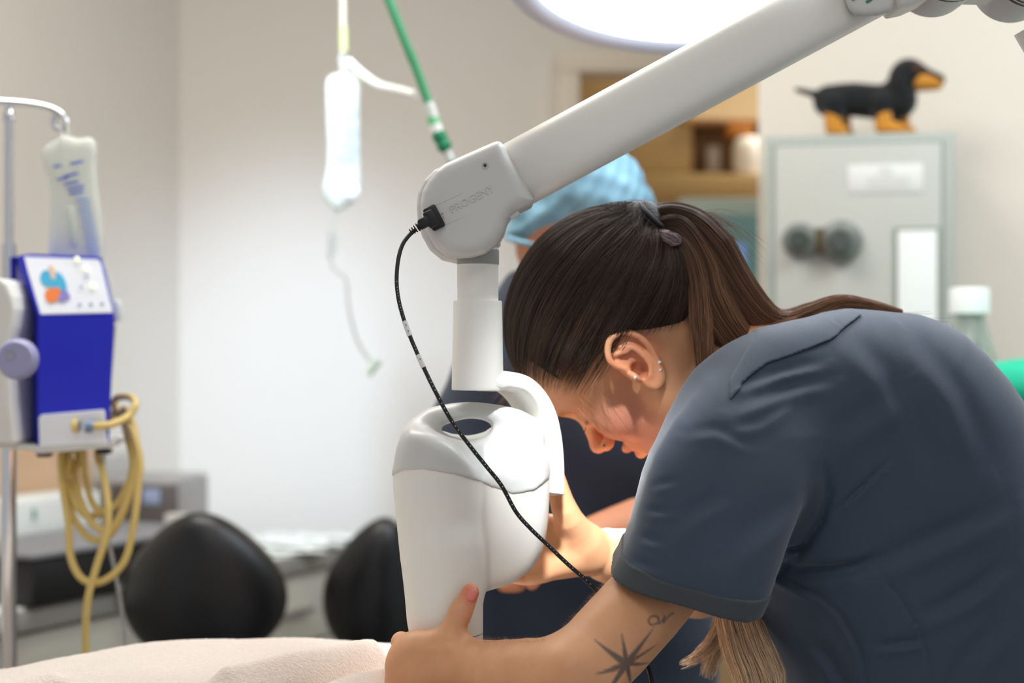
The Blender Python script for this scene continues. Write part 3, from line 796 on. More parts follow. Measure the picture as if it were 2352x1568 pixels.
pony += lock([P(1500,520,Yt_-.008), P(1560,520,Yt_-.014), P(1610,600,Yt_-.020), P(1635,700,Yt_-.024), P(1700,790,Yt_-.020), P(1755,770,Yt_-.01), P(1840,735,Yt_)], [.006,.012,.016,.020,.017,.011,.005], 2000, fl=.6)
pony += lock([P(1500,525,Yt_-.012), P(1570,560,Yt_-.022), P(1602,640,Yt_-.030), P(1612,740,Yt_-.036), P(1618,830,Yt_-.040), P(1626,900,Yt_-.036)], [.004,.007,.009,.010,.008,.005], 1300, fl=.5, tipfade=.05)
# lock that falls in front of her chest, past the sleeve
fall = lock([P(1700,1230,1.60), P(1695,1330,1.56), P(1692,1400,1.53), P(1715,1480,1.51), P(1745,1560,1.50), P(1765,1680,1.50)], [.012,.016,.018,.021,.022,.012], 2000, fl=.6)
fall += lock([P(1690,1330,1.59), P(1668,1410,1.57), P(1640,1470,1.56), P(1600,1510,1.555), P(1558,1528,1.55)], [.008,.009,.008,.006,.0035], 300, fl=.6, tipfade=.55, even=True)
fall += lock([P(1690,1330,1.59), P(1668,1400,1.575), P(1655,1460,1.57), P(1632,1525,1.565), P(1622,1560,1.56)], [.008,.009,.009,.008,.006], 300, fl=.6, tipfade=.5, even=True)
# loose wisps: forehead, temple, over the crown
wisps = []
for i in range(170):
    b0 = rng.uniform(-50, 60); c0 = rng.uniform(62, 100)
    p0 = H(84-(c0-62)*.25+rng.uniform(-4, 2), b0, c0); L = rng.uniform(.012, .040)
    dirv = (HF*rng.uniform(.3, .9)+HU*rng.uniform(-.5, .5)+HL*rng.uniform(-.4, .4)); dirv.normalize()
    bend = (Vector((-.4,0,-.8))+HU*rng.uniform(-.4,.4)).normalized()
    wisps.append(np.array([list(p0+dirv*(L*t)+bend*(L*.5*t*t)) for t in np.linspace(0, 1, 9)]))
for i in range(150):
    p0 = P(rng.uniform(1530,1640), rng.uniform(480,520), Yt_+rng.uniform(-.01,.01)); L = rng.uniform(.02, .06)
    dv = Vector((rng.uniform(.5, 1), rng.uniform(-.3,.3), rng.uniform(-.25,.25))).normalized()
    wisps.append(np.array([list(p0+dv*(L*t)+Vector((0,0,-1))*(L*.55*t*t)) for t in np.linspace(0, 1, 9)]))
for i in range(22):
    p0 = H(rng.uniform(30,62), rng.uniform(58,64), rng.uniform(12,34)); L = rng.uniform(.02, .05)
    dv = (HF*rng.uniform(.1,.8)-HU*rng.uniform(.4,1)).normalized()
    wisps.append(np.array([list(p0+HL*.008+dv*(L*t)+HL*(.004*math.sin(t*3))) for t in np.linspace(0, 1, 9)]))
for i in range(70):
    p0 = P(rng.uniform(1900,2040), rng.uniform(708,735), Yt_+.002); L = rng.uniform(.03,.08)
    dv = Vector((rng.uniform(.4,1), -.35, rng.uniform(-.7,-.05))).normalized()
    wisps.append(np.array([list(p0+dv*(L*t)+Vector((.3,-.2,.25))*(L*.25*t*t)) for t in np.linspace(0, 1, 9)]))
hair('scalp_strands', strands, hm, hr, shade=shades, thin_root=True)
hair('ponytail', pony, hm2, hr, .00024)
o = hair('hanging_lock', fall, hairmat('light_brown_ends', (208,156,112), .36, tip=(242,214,178), var=.4), hr, .00022); o['label'] = 'lighter brown lock hanging below the sleeve'
hair('loose_strands', wisps, hairmat('wisp_hair', (112,84,64), .4, var=.3), hr, .00013, .00006)
# hair tie
b = MB(); tdir = (P(1530,487,Yt_)-H(-90,2,55)).normalized(); U_ = tdir.orthogonal().normalized(); W_ = tdir.cross(U_)
for j, off in enumerate((-.004, 0, .004)):
    b.tube([P(1497,505,Yt_-.003)+tdir*off+(U_*math.cos(a)+W_*math.sin(a))*(.0180+.0008*math.sin(a*3+j)) for a in [2*PI*i/28 for i in range(29)]], .0026, 8, cap=False)
b.build('hair_tie', mat('hair_tie_black', (14,15,17), .6), hr)

o = hair('hair_highlight_lock', lock([P(1512,532,Yt_-.022), P(1530,541,Yt_-.030), P(1550,549,Yt_-.031), P(1562,558,Yt_-.026)], [.002,.0055,.0055,.001], 160, fl=.5, tipfade=.1), hairmat('mauve_hair_highlight', (150,128,132), .4, var=.3), hr, .00025, .0002); o['label'] = 'highlight on the hair under the tie, put into pale strands'  # highlight on the hair, made as a lock of pale strands
# fine arm hair
ah = []
for i in range(520):
    t = rng.uniform(0, 1)
    if i < 300: x = 1110+t*150; y = 1470-rng.uniform(0,3); Y = 1.40-.04*t; p0 = P(x, y+6, Y); L = rng.uniform(.003,.007); dv = Vector((-.5, rng.uniform(-.5,.5), .6))
    else: p0 = P(1405-t*145+6, 1312+t*160+5, 1.355+rng.uniform(-.01,.01)); L = rng.uniform(.002,.005); dv = Vector((-.6, rng.uniform(-.5,.3), .2))
    dv.normalize(); ah.append(np.array([list(p0+dv*(L*q)) for q in (0,.33,.66,1)]))
hair('arm_hair', ah, hairmat('fine_hair', (190,150,120), .5), wo, .00003, .00001)
# eyelashes
ls = []
for i in range(40):
    t = i/39; p0 = H(91-4*abs(t-.4), 22+22*t, 9.5); dv = (HF*.9-HU*.45+HL*(t-.3)*.6).normalized()
    ls.append(np.array([list(p0+dv*(.008*q)+HU*(.002*q*q)) for q in (0,.3,.6,1)]))
hair('eyelashes', ls, hairmat('lash', (30,22,18), .5, var=.1), wo, .00012, .00004)
br = []
for i in range(160):
    t = rng.uniform(0,1); p0 = H(94.5-13*t*t, 16+34*t, 31+5*math.sin(t*2.5)+rng.uniform(-1.6,1.6)); dv = (HL*1-HF*.35+HU*(.4-.6*t)).normalized()
    br.append(np.array([list(p0+HF*.001+dv*(.007*q)) for q in (0,.3,.6,1)]))
hair('eyebrow', br, hairmat('brow', (70,48,36), .5, var=.2), wo, .0001, .00004)
# ------------------------------------------------------------------ scrub top
scrubm = mat('scrub_cloth', (50, 64, 82), .7, bump=.25, bscale=1400, sheen=.3, var=.04, vscale=12)
hemm = mat('scrub_hem', (58, 62, 66), .65, bump=.25, bscale=1400, sheen=.2)
TY = 1.60
BK = [(1640,892),(1690,835),(1735,790),(1800,755),(1880,722),(1950,712),(2010,716),(2080,722),(2125,738),(2170,762),(2220,806),(2270,862),(2310,920),(2340,985),(2365,1050),(2395,1150),(2425,1300),(2455,1500),(2480,1700),(2480,1900),(1960,1900),(1880,1740),(1800,1570),(1740,1450),(1705,1370),(1660,1250),(1600,1100),(1590,980)]
SLV = [(1640,886),(1600,915),(1555,965),(1505,1045),(1482,1095),(1464,1155),(1452,1205),(1430,1262),(1404,1306),(1360,1400),(1500,1520),(1700,1520),(1738,1398),(1776,1312),(1826,1195),(1862,1110),(1900,1000),(1850,900),(1760,860)]
SY = 1.425
hc = P(1405,1292,SY); hn = (-.262, .20, -.965)
def plane(off):
    return lambda X, Y, Z: (X-hc.x)*hn[0]+(Y-SY)*hn[1]+(Z-hc.z)*hn[2]-off
BIG = (P(1300,1700,1.2), P(1950,700,1.7))
FOLDS = [ # polyline px, width px, depth mm, sign skew
 ([(1778,1296),(1830,1306),(1900,1302),(1960,1290),(2005,1272)], 11, 5.0, -.6),
 ([(1800,1262),(1840,1256)], 9, 4, .5),
 ([(1775,1318),(1830,1345),(1885,1370)], 10, 3.5, .6),
 ([(1898,1178),(1950,1130),(2000,1085),(2040,1048)], 6, 2.4, .8),
 ([(1880,1075),(1893,1130),(1880,1190),(1840,1260),(1790,1330)], 9, 3.5, -.4),
 ([(1992,1290),(2050,1360),(2095,1430),(2115,1500),(2125,1600)], 4, 1.6, .5),
 ([(1860,1345),(1925,1410),(1965,1480),(1990,1600)], 7, 1.8, .7),
 ([(1975,1300),(2080,1250),(2180,1205),(2300,1150)], 26, 3.2, .9),
 ([(2090,1405),(2150,1385),(2230,1340),(2300,1280)], 20, 2.8, .9),
 ([(2000,1475),(2060,1468),(2110,1460)], 10, 2.4, .8),
 ([(1870,1470),(1920,1530),(1950,1600)], 18, 3.4, .8),
 ([(2150,1620),(2210,1500),(2300,1400)], 24, 2.6, .9),
 ([(1700,1400),(1760,1480),(1800,1580)], 16, 2.0, .8),
 ([(1700,880),(1780,850),(1880,830)], 13, 2.4, .9),
 ([(1660,930),(1740,905),(1820,880),(1900,868)], 16, 2.6, .9),
 ([(1650,975),(1720,960),(1800,915)], 12, 1.8, .9),
 ([(1560,985),(1620,975),(1700,1010)], 12, 1.6, .9),
 ([(1620,1240),(1700,1180),(1800,1120)], 30, 2.2, .9),
 ([(1500,1200),(1560,1150),(1640,1110)], 18, 1.8, .9),
 ([(1455,1205),(1500,1215)], 8, 2.0, .6), ([(1470,1150),(1520,1150)], 8, 2.0, .6), ([(1435,1255),(1490,1270)], 8, 1.6, .6),
 ([(1480,1100),(1530,1085)], 8, 1.4, .6),
 ([(1950,760),(2030,850),(2090,960),(2130,1080)], 30, 2.4, .9),
 ([(2110,770),(2200,900),(2260,1050)], 30, 2.2, .9),
 ([(1880,1000),(1980,940),(2060,880)], 30, 2.0, .9),
]
sx_ = S(1.47)
def folds(X, Y, Z):
    u = X/sx_*1.0+1176; w = 784+(HC-Z)/sx_
    out = np.zeros(X.shape)
    for pl_, wd_2, dep, sk_ in FOLDS:
        q = np.array(pl_, float); lo = q.min(0)-4*wd_2; hi = q.max(0)+4*wd_2
        m = (u > lo[0]) & (u < hi[0]) & (w > lo[1]) & (w < hi[1]) & (Y < 1.62)
        if not m.any(): continue
        uu = u[m]; ww = w[m]; best = np.full(uu.shape, 1e9); sg = np.zeros(uu.shape); along = np.zeros(uu.shape)
        seg = np.linalg.norm(np.diff(q, axis=0), axis=1); tot = seg.sum(); acc = 0
        for i in range(len(q)-1):
            a = q[i]; ab = q[i+1]-a; t = np.clip(((uu-a[0])*ab[0]+(ww-a[1])*ab[1])/ab.dot(ab), 0, 1)
            dx = uu-a[0]-ab[0]*t; dy = ww-a[1]-ab[1]*t; d2 = np.hypot(dx, dy)
            c = d2 < best; best = np.where(c, d2, best); sg = np.where(c, np.sign(ab[0]*dy-ab[1]*dx)*d2, sg); along = np.where(c, (acc+t*seg[i])/tot, along); acc += seg[i]
        env = np.sin(np.clip(along, .03, .97)*PI)**.6
        pr_ = np.exp(-(best/wd_2)**2)-sk_*np.exp(-((sg-1.7*wd_2)/(1.4*wd_2))**2)
        out[m] += 1.6*pr_*env*dep/1000*np.clip(1.6-1.6*best/(3.9*wd_2), 0, 1)**2*.9
    out += .0012*(np.sin(X*31+Z*23+2)*np.sin(Z*37-X*17+Y*9))
    return out
def sbend(X, Z):
    """the sleeve leans back from the hem up to the shoulder"""
    a = P(1560,1340,SY); b_ = P(1760,930,SY); dx, dz = b_.x-a.x, b_.z-a.z
    t = np.clip(((X-a.x)*dx+(Z-a.z)*dz)/(dx*dx+dz*dz), 0, 1.3)
    return .062*t**1.6
def torso(s, grow=0, k=.02):
    s.slab(BK, TY, .150+grow, .10, k=k, grow=grow)
    s.ell(P(1790,965,1.51), (.075+grow,.058+grow,.075+grow), k=.05 if k else 0)
def sleeve(s, grow=0):
    s.slab(SLV, SY, .064+grow, .042, k=0, grow=grow, bend=sbend)
    s.func(plane(0), *BIG, '&', .001)
    s.slab([(1450,1260),(1421,1300),(1385,1400),(1500,1600),(1720,1560),(1722,1398),(1735,1340)], SY, .0575, .036, mode='-', k=.002)
s = SDF(); sleeve(s); torso(s, k=.036)
s.func(folds, P(1350,1950,1.2), P(2500,650,1.8), 'd', 0)
v, f = s.mesh(.0022, relax=12)
top_ = mk('scrub_top', v, f, scrubm, wo); top_['label'] = 'dark blue short-sleeved scrub top'
s = SDF(); s.slab(SLV, SY, .0652, .042, k=0, grow=.0012, bend=sbend)
s.func(plane(.0004), *BIG, '&', .001)
s.func(lambda X, Y, Z: -plane(-.0165)(X, Y, Z), *BIG, '&', .001)
s.slab([(1450,1260),(1421,1300),(1385,1400),(1500,1600),(1720,1560),(1722,1398),(1735,1340)], SY, .0575, .036, mode='-', k=.001)
s.func(folds, P(1350,1950,1.2), P(2500,650,1.8), 'd', 0)
v, f = s.mesh(.0016); hem = mk('sleeve_hem', v, f, hemm, top_)
s = SDF(); sleeve(s, .0018); torso(s, .0018, k=.036)
s.slab([(1640,925),(1650,868),(1745,740),(1960,670),(1978,722),(1900,770),(1830,799),(1735,835),(1680,880)], TY-.02, .5, .001, Yp=1.52, mode='&', k=.001)
s.func(folds, P(1350,1950,1.2), P(2500,650,1.8), 'd', 0)
v, f = s.mesh(.0013, lo=P(1560,980,1.42), hi=P(2040,680,1.8), relax=6); mk('collar', v, f, scrubm, top_)
# trousers down to the floor, shoes
trm = mat('scrub_trousers', (54, 62, 76), .7)
s = SDF()
s.ell((.62,1.60,.88), (.155,.17,.15), k=.03)
for y in (1.51, 1.70):
    s.chain([Vector((.62,y,.84)), Vector((.63,y,.48)), Vector((.66,y,.08))], [.095,.075,.065], k=.03)
s.func(lambda X,Y,Z: .06-Z, (.3,1.3,-.1), (1,2,.2), '&', .002)
v, f = s.mesh(.008); mk('trousers', v, f, trm, wo)
for y in (1.51, 1.70):
    s = SDF(); s.chain([Vector((.68,y,.05)), Vector((.60,y,.042)), Vector((.52,y,.032))], [.042,.042,.034], k=.01)
    s.func(lambda X,Y,Z: -Z, (.3,1.3,-.1), (1,2,.2), '&', .002)
    v, f = s.mesh(.004); mk('shoe', v, f, mat('shoe_white', (210,210,210), .5), wo)
# ------------------------------------------------------------------ co-worker behind
cw = thing('person', (.13, 2.24, 0), 'co-worker in navy scrubs and light blue surgical cap, standing behind the x-ray head', 'person')
sk2 = mat('skin_coworker', (192, 128, 92), .5, sss=.1)
CY = 2.2
s = SDF()
s.ell(P(1320,480,CY+.03), (.078,.088,.105), k=.02)
s.ell(P(1282,555,CY+.02), (.052,.055,.055), k=.02)
s.ell(P(1205,582,CY+.02), (.009,.010,.012), k=.010)
s.ell(P(1256,622,CY+.02), (.026,.030,.020), k=.02)
s.ell(P(1345,575,CY-.055), (.014,.008,.026), k=.006)
s.chain([P(1320,580,CY+.03), P(1370,700,CY+.05)], [.055,.062], k=.02)
s.chain([P(1370,700,CY+.05), P(1370,800,CY+.06)], [.07,.08], k=.03)
# far forearm seen between the two arms, and the near one
s.chain([P(1560,1010,CY-.05), P(1610,1180,CY-.06), P(1470,1212,CY-.17), P(1345,1245,CY-.27)], [.048,.040,.036,.024], k=.02, sub=3)
s.ell(P(1300,1262,CY-.30), (.038,.022,.020), k=.014)
for i in range(4):
    s.chain([P(1290,1250+i*12,CY-.31), P(1248-i*2,1268+i*14,CY-.325), P(1222,1300+i*14,CY-.33)], [.0105,.009,.007], k=.006)
s.chain([P(1300,1250,CY-.31), P(1272,1222,CY-.335)], [.011,.008], k=.01)
s.chain([P(1110,1100,CY+.03), P(1120,1200,CY-.05), P(1160,1290,CY-.22)], [.036,.034,.022], k=.02, sub=3)
s.ell(P(1165,1310,CY-.25), (.024,.035,.022), k=.01)
for i in range(4):
    s.chain([P(1156+i*10,1315,CY-.27), P(1154+i*13,1345,CY-.295)], [.010,.007], k=.006)
s.cap(P(1170,1300,CY-.26), P(1190,1330,CY-.29), .010, .008, k=.008)
v, f = s.mesh(.0038); mk('body', v, f, sk2, cw)
# cap
capm = mat('surgical_cap_cloth', (116, 156, 172), .8, bump=.5, bscale=90, var=.4, vscale=26)
CAPP = [(1163,545),(1170,500),(1185,440),(1215,385),(1260,345),(1320,325),(1385,330),(1440,358),(1478,405),(1498,455),(1502,500),(1470,540),(1420,570),(1340,585),(1262,578),(1235,570),(1195,566)]
s = SDF(); s.slab(CAPP, CY+.03, .098, .085)
s.func(lambda X,Y,Z: .0022*np.sin(X*95+Z*60)*np.sin(Z*110-X*40)+.0012*np.sin(X*260-Z*190+Y*150), P(1050,700,2), P(1600,250,2.5), 'd')
v, f = s.mesh(.004); cp_ = mk('surgical_cap', v, f, capm, cw)
b = MB(); band = [P(x, y, CY+.03) for x, y in ((1166,552),(1198,566),(1262,580),(1340,586),(1420,572),(1470,542))]
b.tube([q+Vector((0,-.095 if 0 < i < 5 else -.06,0)) for i, q in enumerate(band)], .0035, 10, smooth=4); b.build('cap_band', capm, cp_)
# navy scrubs
navy = mat('navy_scrub_cloth', (34, 44, 62), .75, sheen=.15, var=.15, vscale=8)
s = SDF()
NV = [(1148,655),(1172,630),(1215,622),(1300,640),(1400,655),(1500,740),(1560,860),(1600,1000),(1630,1200),(1640,1500),(1660,1800),(1640,2050),(1040,2050),(1040,1700),(1050,1400),(1040,1150),(985,1040),(975,1000),(1000,920),(1035,850),(1060,800),(1090,740),(1120,690)]
s.slab(NV, CY+.06, .125, .10)
s.chain([P(1480,830,CY-.0), P(1560,990,CY-.05), P(1600,1100,CY-.07)], [.060,.062,.062], k=.04)
def cwf(X, Y, Z): return .004*np.sin(X*60+.8*np.sin(Z*14))*np.clip(1.25-Z, 0, 1)+.003*np.sin(X*30+Z*40)
s.func(cwf, P(900,2100,2), P(1700,500,2.5), 'd')
v, f = s.mesh(.006); ct = mk('scrub_top', v, f, navy, cw)
s = SDF()
s.slab([(1060,1900),(1640,1900),(1640,2080),(1060,2080)], CY+.06, .12, .05, k=.03)
for x in (1190, 1500):
    q = P(x, 2000, CY+.06); s.chain([q, Vector((q.x,q.y,.45)), Vector((q.x,q.y,.07))], [.09,.078,.068], k=.03)
s.func(lambda X,Y,Z: .05-Z, (-1,1.9,-.1), (1,2.6,.3), '&', .002)
v, f = s.mesh(.010); mk('trousers', v, f, navy, cw)
for x in (1190, 1500):
    q = P(x, 2000, CY+.06); s = SDF(); s.chain([Vector((q.x,q.y+.03,.045)), Vector((q.x,q.y-.06,.042)), Vector((q.x,q.y-.13,.034))], [.042,.042,.034], k=.01)
    s.func(lambda X,Y,Z: -Z, (-1,1.9,-.1), (1,2.6,.3), '&', .002)
    v, f = s.mesh(.005); mk('shoe', v, f, blackp, cw)
# ------------------------------------------------------------------ operating lamp
lmw = mat('lamp_white', (206, 212, 224), .4)
lc = P(1618, -55, 2.02); ln = Vector((0, -math.sin(math.radians(13)), -math.cos(math.radians(13))))
lp = thing('operating_lamp', lc, 'round white operating lamp, switched on, above the white arm', 'lamp')
LR = 480*S(2.02)
b = MB(); b.lathe([(LR*.84,-.006), (LR*.86,.0), (LR*.90,.004), (LR*.955,.002), (LR,-.012), (LR*.99,-.035), (LR*.9,-.065), (LR*.5,-.095), (.02,-.10), (.0,-.10)], lc, ln, 96)
b.build('housing', lmw, lp)
glow = mat('lamp_glass_lit', (250, 252, 255), .3, emit=(236, 243, 255), es=4.5)
b = MB(); b.lathe([(0,-.010), (LR*.845,-.010), (LR*.845,-.006), (0,-.004)], lc, ln, 96); b.build('light_face', glow, lp)
b = MB(); U = ln.orthogonal().normalized(); W = ln.cross(U); lcm = mat('lens_clip_grey', (170,180,205), .4)
for i in range(12):
    b = MB(); a = 2*PI*i/12; q = lc+(U*math.cos(a)+W*math.sin(a))*LR*.78; b.box(q+ln*(-.003), (.010,.010,.002), .0005, axes=(U*math.cos(a)+W*math.sin(a), -U*math.sin(a)+W*math.cos(a), ln)); b.build('lens_clip', lcm, lp)

b = MB(); b.tube([lc-ln*.09, lc+Vector((0,.03,.25)), lc+Vector((.35,.1,.45)), Vector((lc.x+.5, 2.15, 2.6))], .022, 20, smooth=5); b.build('suspension_arm', lmw, lp)
spot('operating_lamp_beam', lc+ln*.03, Vector((.13,1.70,1.12)), 110, (.96,.975,1), 34, .9, .08)
# ------------------------------------------------------------------ blanket, table
tb = thing('examination_table', (-.35, 1.46, 0), 'steel examination table under the beige blanket', 'table')
stl = mat('stainless', (170, 172, 174), .3, 1)
MB().box((-.57,1.50,.885), (1.02,.52,.03), .01).build('table_top', stl, tb)
MB().box((-.55,1.50,.44), (.16,.16,.862), .01).build('column', stl, tb)
MB().box((-.55,1.50,.02), (.8,.45,.04), .01).build('base', stl, tb)
fle = mat('beige_fleece', (220, 206, 194), .95, bump=1.0, bscale=420, sheen=.5, var=.05, vscale=250)
nx, ny = 420, 260
xs = np.linspace(-1.12, -.005, nx); ys = np.linspace(1.20, 1.79, ny); X, Y = np.meshgrid(xs, ys, indexing='ij')
def ridge(X, Y, a, b_, w, h):
    ax, ay = a; bx, by = b_; L = (bx-ax)**2+(by-ay)**2
    t = np.clip(((X-ax)*(bx-ax)+(Y-ay)*(by-ay))/L, 0, 1); d = np.hypot(X-ax-(bx-ax)*t, Y-ay-(by-ay)*t)
    return h*np.exp(-(d/w)**2)
Z = .942+.043*np.exp(-((X+.30)/.30)**4)*np.exp(-((Y-1.50)/.27)**4)-.024*smoothstep(-.30, -.52, X)
Z = Z+ridge(X, Y, (-.235,1.41), (-.128,1.56), .014, .017)-ridge(X, Y, (-.205,1.39), (-.105,1.545), .010, .034)+ridge(X, Y, (-.16,1.37), (-.085,1.52), .016, .010)
Z = Z+ridge(X, Y, (-.50,1.42), (-.405,1.49), .012, .008)-ridge(X, Y, (-.47,1.40), (-.395,1.465), .008, .016)
Z = Z-.020*smoothstep(-.085, -.04, X)
Z = Z+.0016*np.sin(X*38+Y*15)*np.sin(Y*42+2)+.0005*np.sin(X*900+3*np.sin(Y*310))*np.sin(Y*820+3*np.sin(X*270))
edge = np.minimum(np.minimum(smoothstep(1.20,1.245,Y), 1-smoothstep(1.745,1.79,Y)), 1-smoothstep(-.04,-.005,X))
Z = .915*(1-edge)+Z*edge - .17*(1-smoothstep(1.20,1.228,Y))-.15*smoothstep(1.762,1.79,Y)-.1*smoothstep(-.022,-.005,X)
vv = np.stack([X.ravel(), Y.ravel(), Z.ravel()], 1)
ii, jj = np.meshgrid(np.arange(nx-1), np.arange(ny-1), indexing='ij'); q = (ii*ny+jj).ravel()
ff = np.stack([q, q+ny, q+ny+1, q+1], 1).astype(np.int32)
bl = mk('blanket', vv, ff, fle, None)
md = bl.modifiers.new('thick', 'SOLIDIFY'); md.thickness = .004; md.offset = -1
tag(bl, 'beige fleece blanket spread over the table, creased beside her hand', 'blanket')
# ------------------------------------------------------------------ chairs
vin = mat('black_vinyl', (14, 14, 16), .38, bump=.15, bscale=300)
chm = mat('chrome', (215, 215, 218), .12, 1)
def chair(px, py, Y, wpx, hpx, yaw, label, skew=0):
    c = P(px, py, Y); t = thing('swivel_chair', (c.x, c.y-.02, 0), label, 'chair', 'black padded chairs behind the blanket')
    sc_ = S(Y); hw = wpx*sc_/2; hh = hpx*sc_
    rings = []; n = 48
    R = Matrix.Rotation(yaw, 3, 'Z')
    for i in range(25):
        u = -1+2*i/24; th_ = math.sqrt(max(1-abs(u)**2.6, 0.0004))
        ring = []
        for k in range(n):
            a = 2*PI*k/n; ca, sa = math.cos(a), math.sin(a)
            x = hw*th_*ca; z = hh*(.5*sa)*th_
            # wide low, narrow rounded top
            zz = z/(hh*.5); x *= (1-.20*zz-.15*zz*zz)*(1+.02); x += skew*hw*max(zz, 0)**2
            yy = .042*u-.030*(1-(ca*th_)**2)+.02
            ring.append(Vector((c.x, c.y, c.z))+R @ Vector((x, yy, z)))
        rings.append(ring)
    MB().loft(rings).build('backrest', vin, t, autos=None)
    b = MB(); b.tube([Vector((c.x, c.y+.055, c.z-.05)), Vector((c.x, c.y+.075, c.z-hh*.55)), Vector((c.x, c.y+.06, .50)), Vector((c.x, c.y-.1, .49))], .012, 12, smooth=4); b.build('back_post', chm, t)
    b = MB(); b.lathe([(0,.47), (.17,.47), (.195,.49), (.20,.52), (.18,.545), (.10,.555), (0,.556)], (c.x, c.y-.17, 0), n=40); b.build('seat', vin, t)
    b = MB(); b.lathe([(.0,.12), (.028,.12), (.028,.30), (.016,.30), (.016,.47), (0,.47)], (c.x, c.y-.17, 0), n=24); b.build('gas_column', chm, t)
    for k in range(5):
        a = 2*PI*k/5+.3; e = Vector((c.x+.17*math.cos(a), c.y-.17+.17*math.sin(a), .075)); b = MB(); b.tube([Vector((c.x, c.y-.17, .13)), e], [.02,.013], 10); l = b.build('leg', chm, t)
        b = MB(); b.lathe([(0,-.012), (.026,-.012), (.028,-.008), (.028,.008), (.026,.012), (0,.012)], e-Vector((0,0,.047)), (math.sin(a), -math.cos(a), 0), 20); b.build('caster', blackp, l)
    return t
chair(462, 1350, 2.6, 376, 352, -.10, 'black vinyl swivel chair with wide backrest, the nearer to the yellow tubing')
chair(868, 1355, 2.95, 240, 338, .25, 'black vinyl swivel chair partly hidden behind the white tube head', .12)
# ------------------------------------------------------------------ counter along the left wall
def LW(py_front, Y): pass
ctm = mat('counter_white', (226, 228, 222), .35); cbm = mat('cabinet_beige', (196, 192, 178), .5); edg = mat('counter_edge_grey', (150, 146, 140), .5)
F1 = P(770,1250,3.53); Fd = Vector((-.447,-.894,0)); Fn = Vector((-.894,.447,0))     # front line, towards the camera; into the wall
ZC = .85
def oq(name, o, a0, a1, b0, b1, z0, z1, m, par=None, bev=.004):
    c = o+Fd*((a0+a1)/2)+Fn*((b0+b1)/2); c = Vector((c.x, c.y, (z0+z1)/2))
    return MB().box(c, (a1-a0, b1-b0, z1-z0), bev, axes=(Fd, Fn, Vector((0,0,1)))).build(name, m, par)
O = Vector((F1.x, F1.y, 0)); L = 1.55; A_ = -.10
wt = oq('worktop', O, A_, L, -.015, .50, ZC-.035, ZC, ctm); tag(wt, 'white worktop running along the left wall', 'worktop')
oq('worktop_edge', O, A_, L, -.020, -.012, ZC-.038, ZC-.002, edg, wt)
for k in range(3):
    a0 = A_+.0+k*(L-A_)/3; a1 = A_+(k+1)*(L-A_)/3; cc = O+Fd*((a0+a1)/2)
    cb_ = thing('base_cabinet', (cc.x, cc.y, 0), ['beige base cabinet at the far end, between the two chairs', 'beige base cabinet behind the nearer black chair', 'beige base cabinet below the dark box, by the drip stand'][k], 'cabinet', 'beige cabinets under the worktop')
    oq('carcass', O, a0+.001, a1-.001, .012, .49, .0, ZC-.037, cbm, cb_)
    d_ = oq('door', O, a0+.004, a1-.004, -.006, .012, .10, ZC-.19, cbm, cb_, .003)
    oq('handle', O, (a0+a1)/2-.06, (a0+a1)/2+.06, -.03, -.018, ZC-.25, ZC-.24, stl, d_, .003)
    d_ = oq('drawer', O, a0+.004, a1-.004, -.006, .012, ZC-.18, ZC-.045, cbm, cb_, .003)
    oq('handle', O, (a0+a1)/2-.06, (a0+a1)/2+.06, -.03, -.018, ZC-.12, ZC-.11, stl, d_, .003)
# things on the worktop
def onct(name, px, Y, a, b_, h, m, label, cat, z0=ZC, bev=.004, rot=None):
    c = P(px, 784, Y); return tag(MB().box((c.x, c.y, z0+h/2+.0005), (a, b_, h), bev, axes=(Fd, Fn, Vector((0,0,1))) if rot is None else (Vector((math.cos(rot), math.sin(rot), 0)), Vector((-math.sin(rot), math.cos(rot), 0)), Vector((0,0,1)))).build(name, m), label, cat)
pap = mat('paper_white', (240, 242, 236), .8)
for i, (px, Y, a, b_, r) in enumerate(((618,3.42,.21,.15,.3),(700,3.62,.21,.15,-.2),(665,3.50,.12,.2,.9),(745,3.58,.14,.10,.1))):
    c = P(px, 784, Y); n = 8; b = MB()
    Rm = Matrix.Rotation(r, 3, 'Z'); rings = [[Vector((c.x, c.y, ZC+.002+i*.0022+.004*(math.sin(u*2.2+i)*.5+.5)))+Rm @ Vector((a*(u/n-.5), b_*(w/n-.5), 0)) for w in range(n+1)] for u in range(n+1)]
    b.loft(rings, cap=False, closed=False); o = b.build('paper_sheet', pap); o.modifiers.new('t', 'SOLIDIFY').thickness = .0006
    tag(o, ['crumpled white sheet at the near edge of the worktop', 'white sheet lying at the back of the worktop', 'white sheet across the others on the worktop', 'small white sheet beside the right chair'][i], 'paper', 'papers on the worktop')
# dark equipment box with grey top, standing on the worktop at the left
gb = thing('equipment_box', P(160, 1350, 2.72), 'black equipment box with a grey top behind the yellow tubing', 'box')
c = P(190, 784, 2.93)
b = MB(); b.box((c.x, c.y, ZC+.001+.0375), (.46,.20,.075), .008, axes=(Fd, Fn, Vector((0,0,1)))); bx_ = b.build('case', mat('case_black', (18,18,20), .5), gb)
MB().box((c.x, c.y, ZC+.0815), (.47,.21,.009), .003, axes=(Fd, Fn, Vector((0,0,1)))).build('lid', mat('case_grey', (126,126,130), .5), gb)
# white container with wood-coloured box behind, at the far left
onct('white_container', 92, 3.065, .24, .088, .145, mat('container_white', (222,226,224), .5), 'white plastic container with green label beside the drip stand', 'container', bev=.012)
wc = bpy.data.objects['white_container']
c = P(60, 1180, 2.985); MB().box(c, (.035,.004,.018), .001, rot=0).build('green_label', mat('label_green', (110,150,130), .6), wc)
onct('wooden_box', 50, 3.165, .30, .088, .225, mat('light_wood', (206,172,140), .6, var=.1), 'light wooden box behind the white container', 'box')
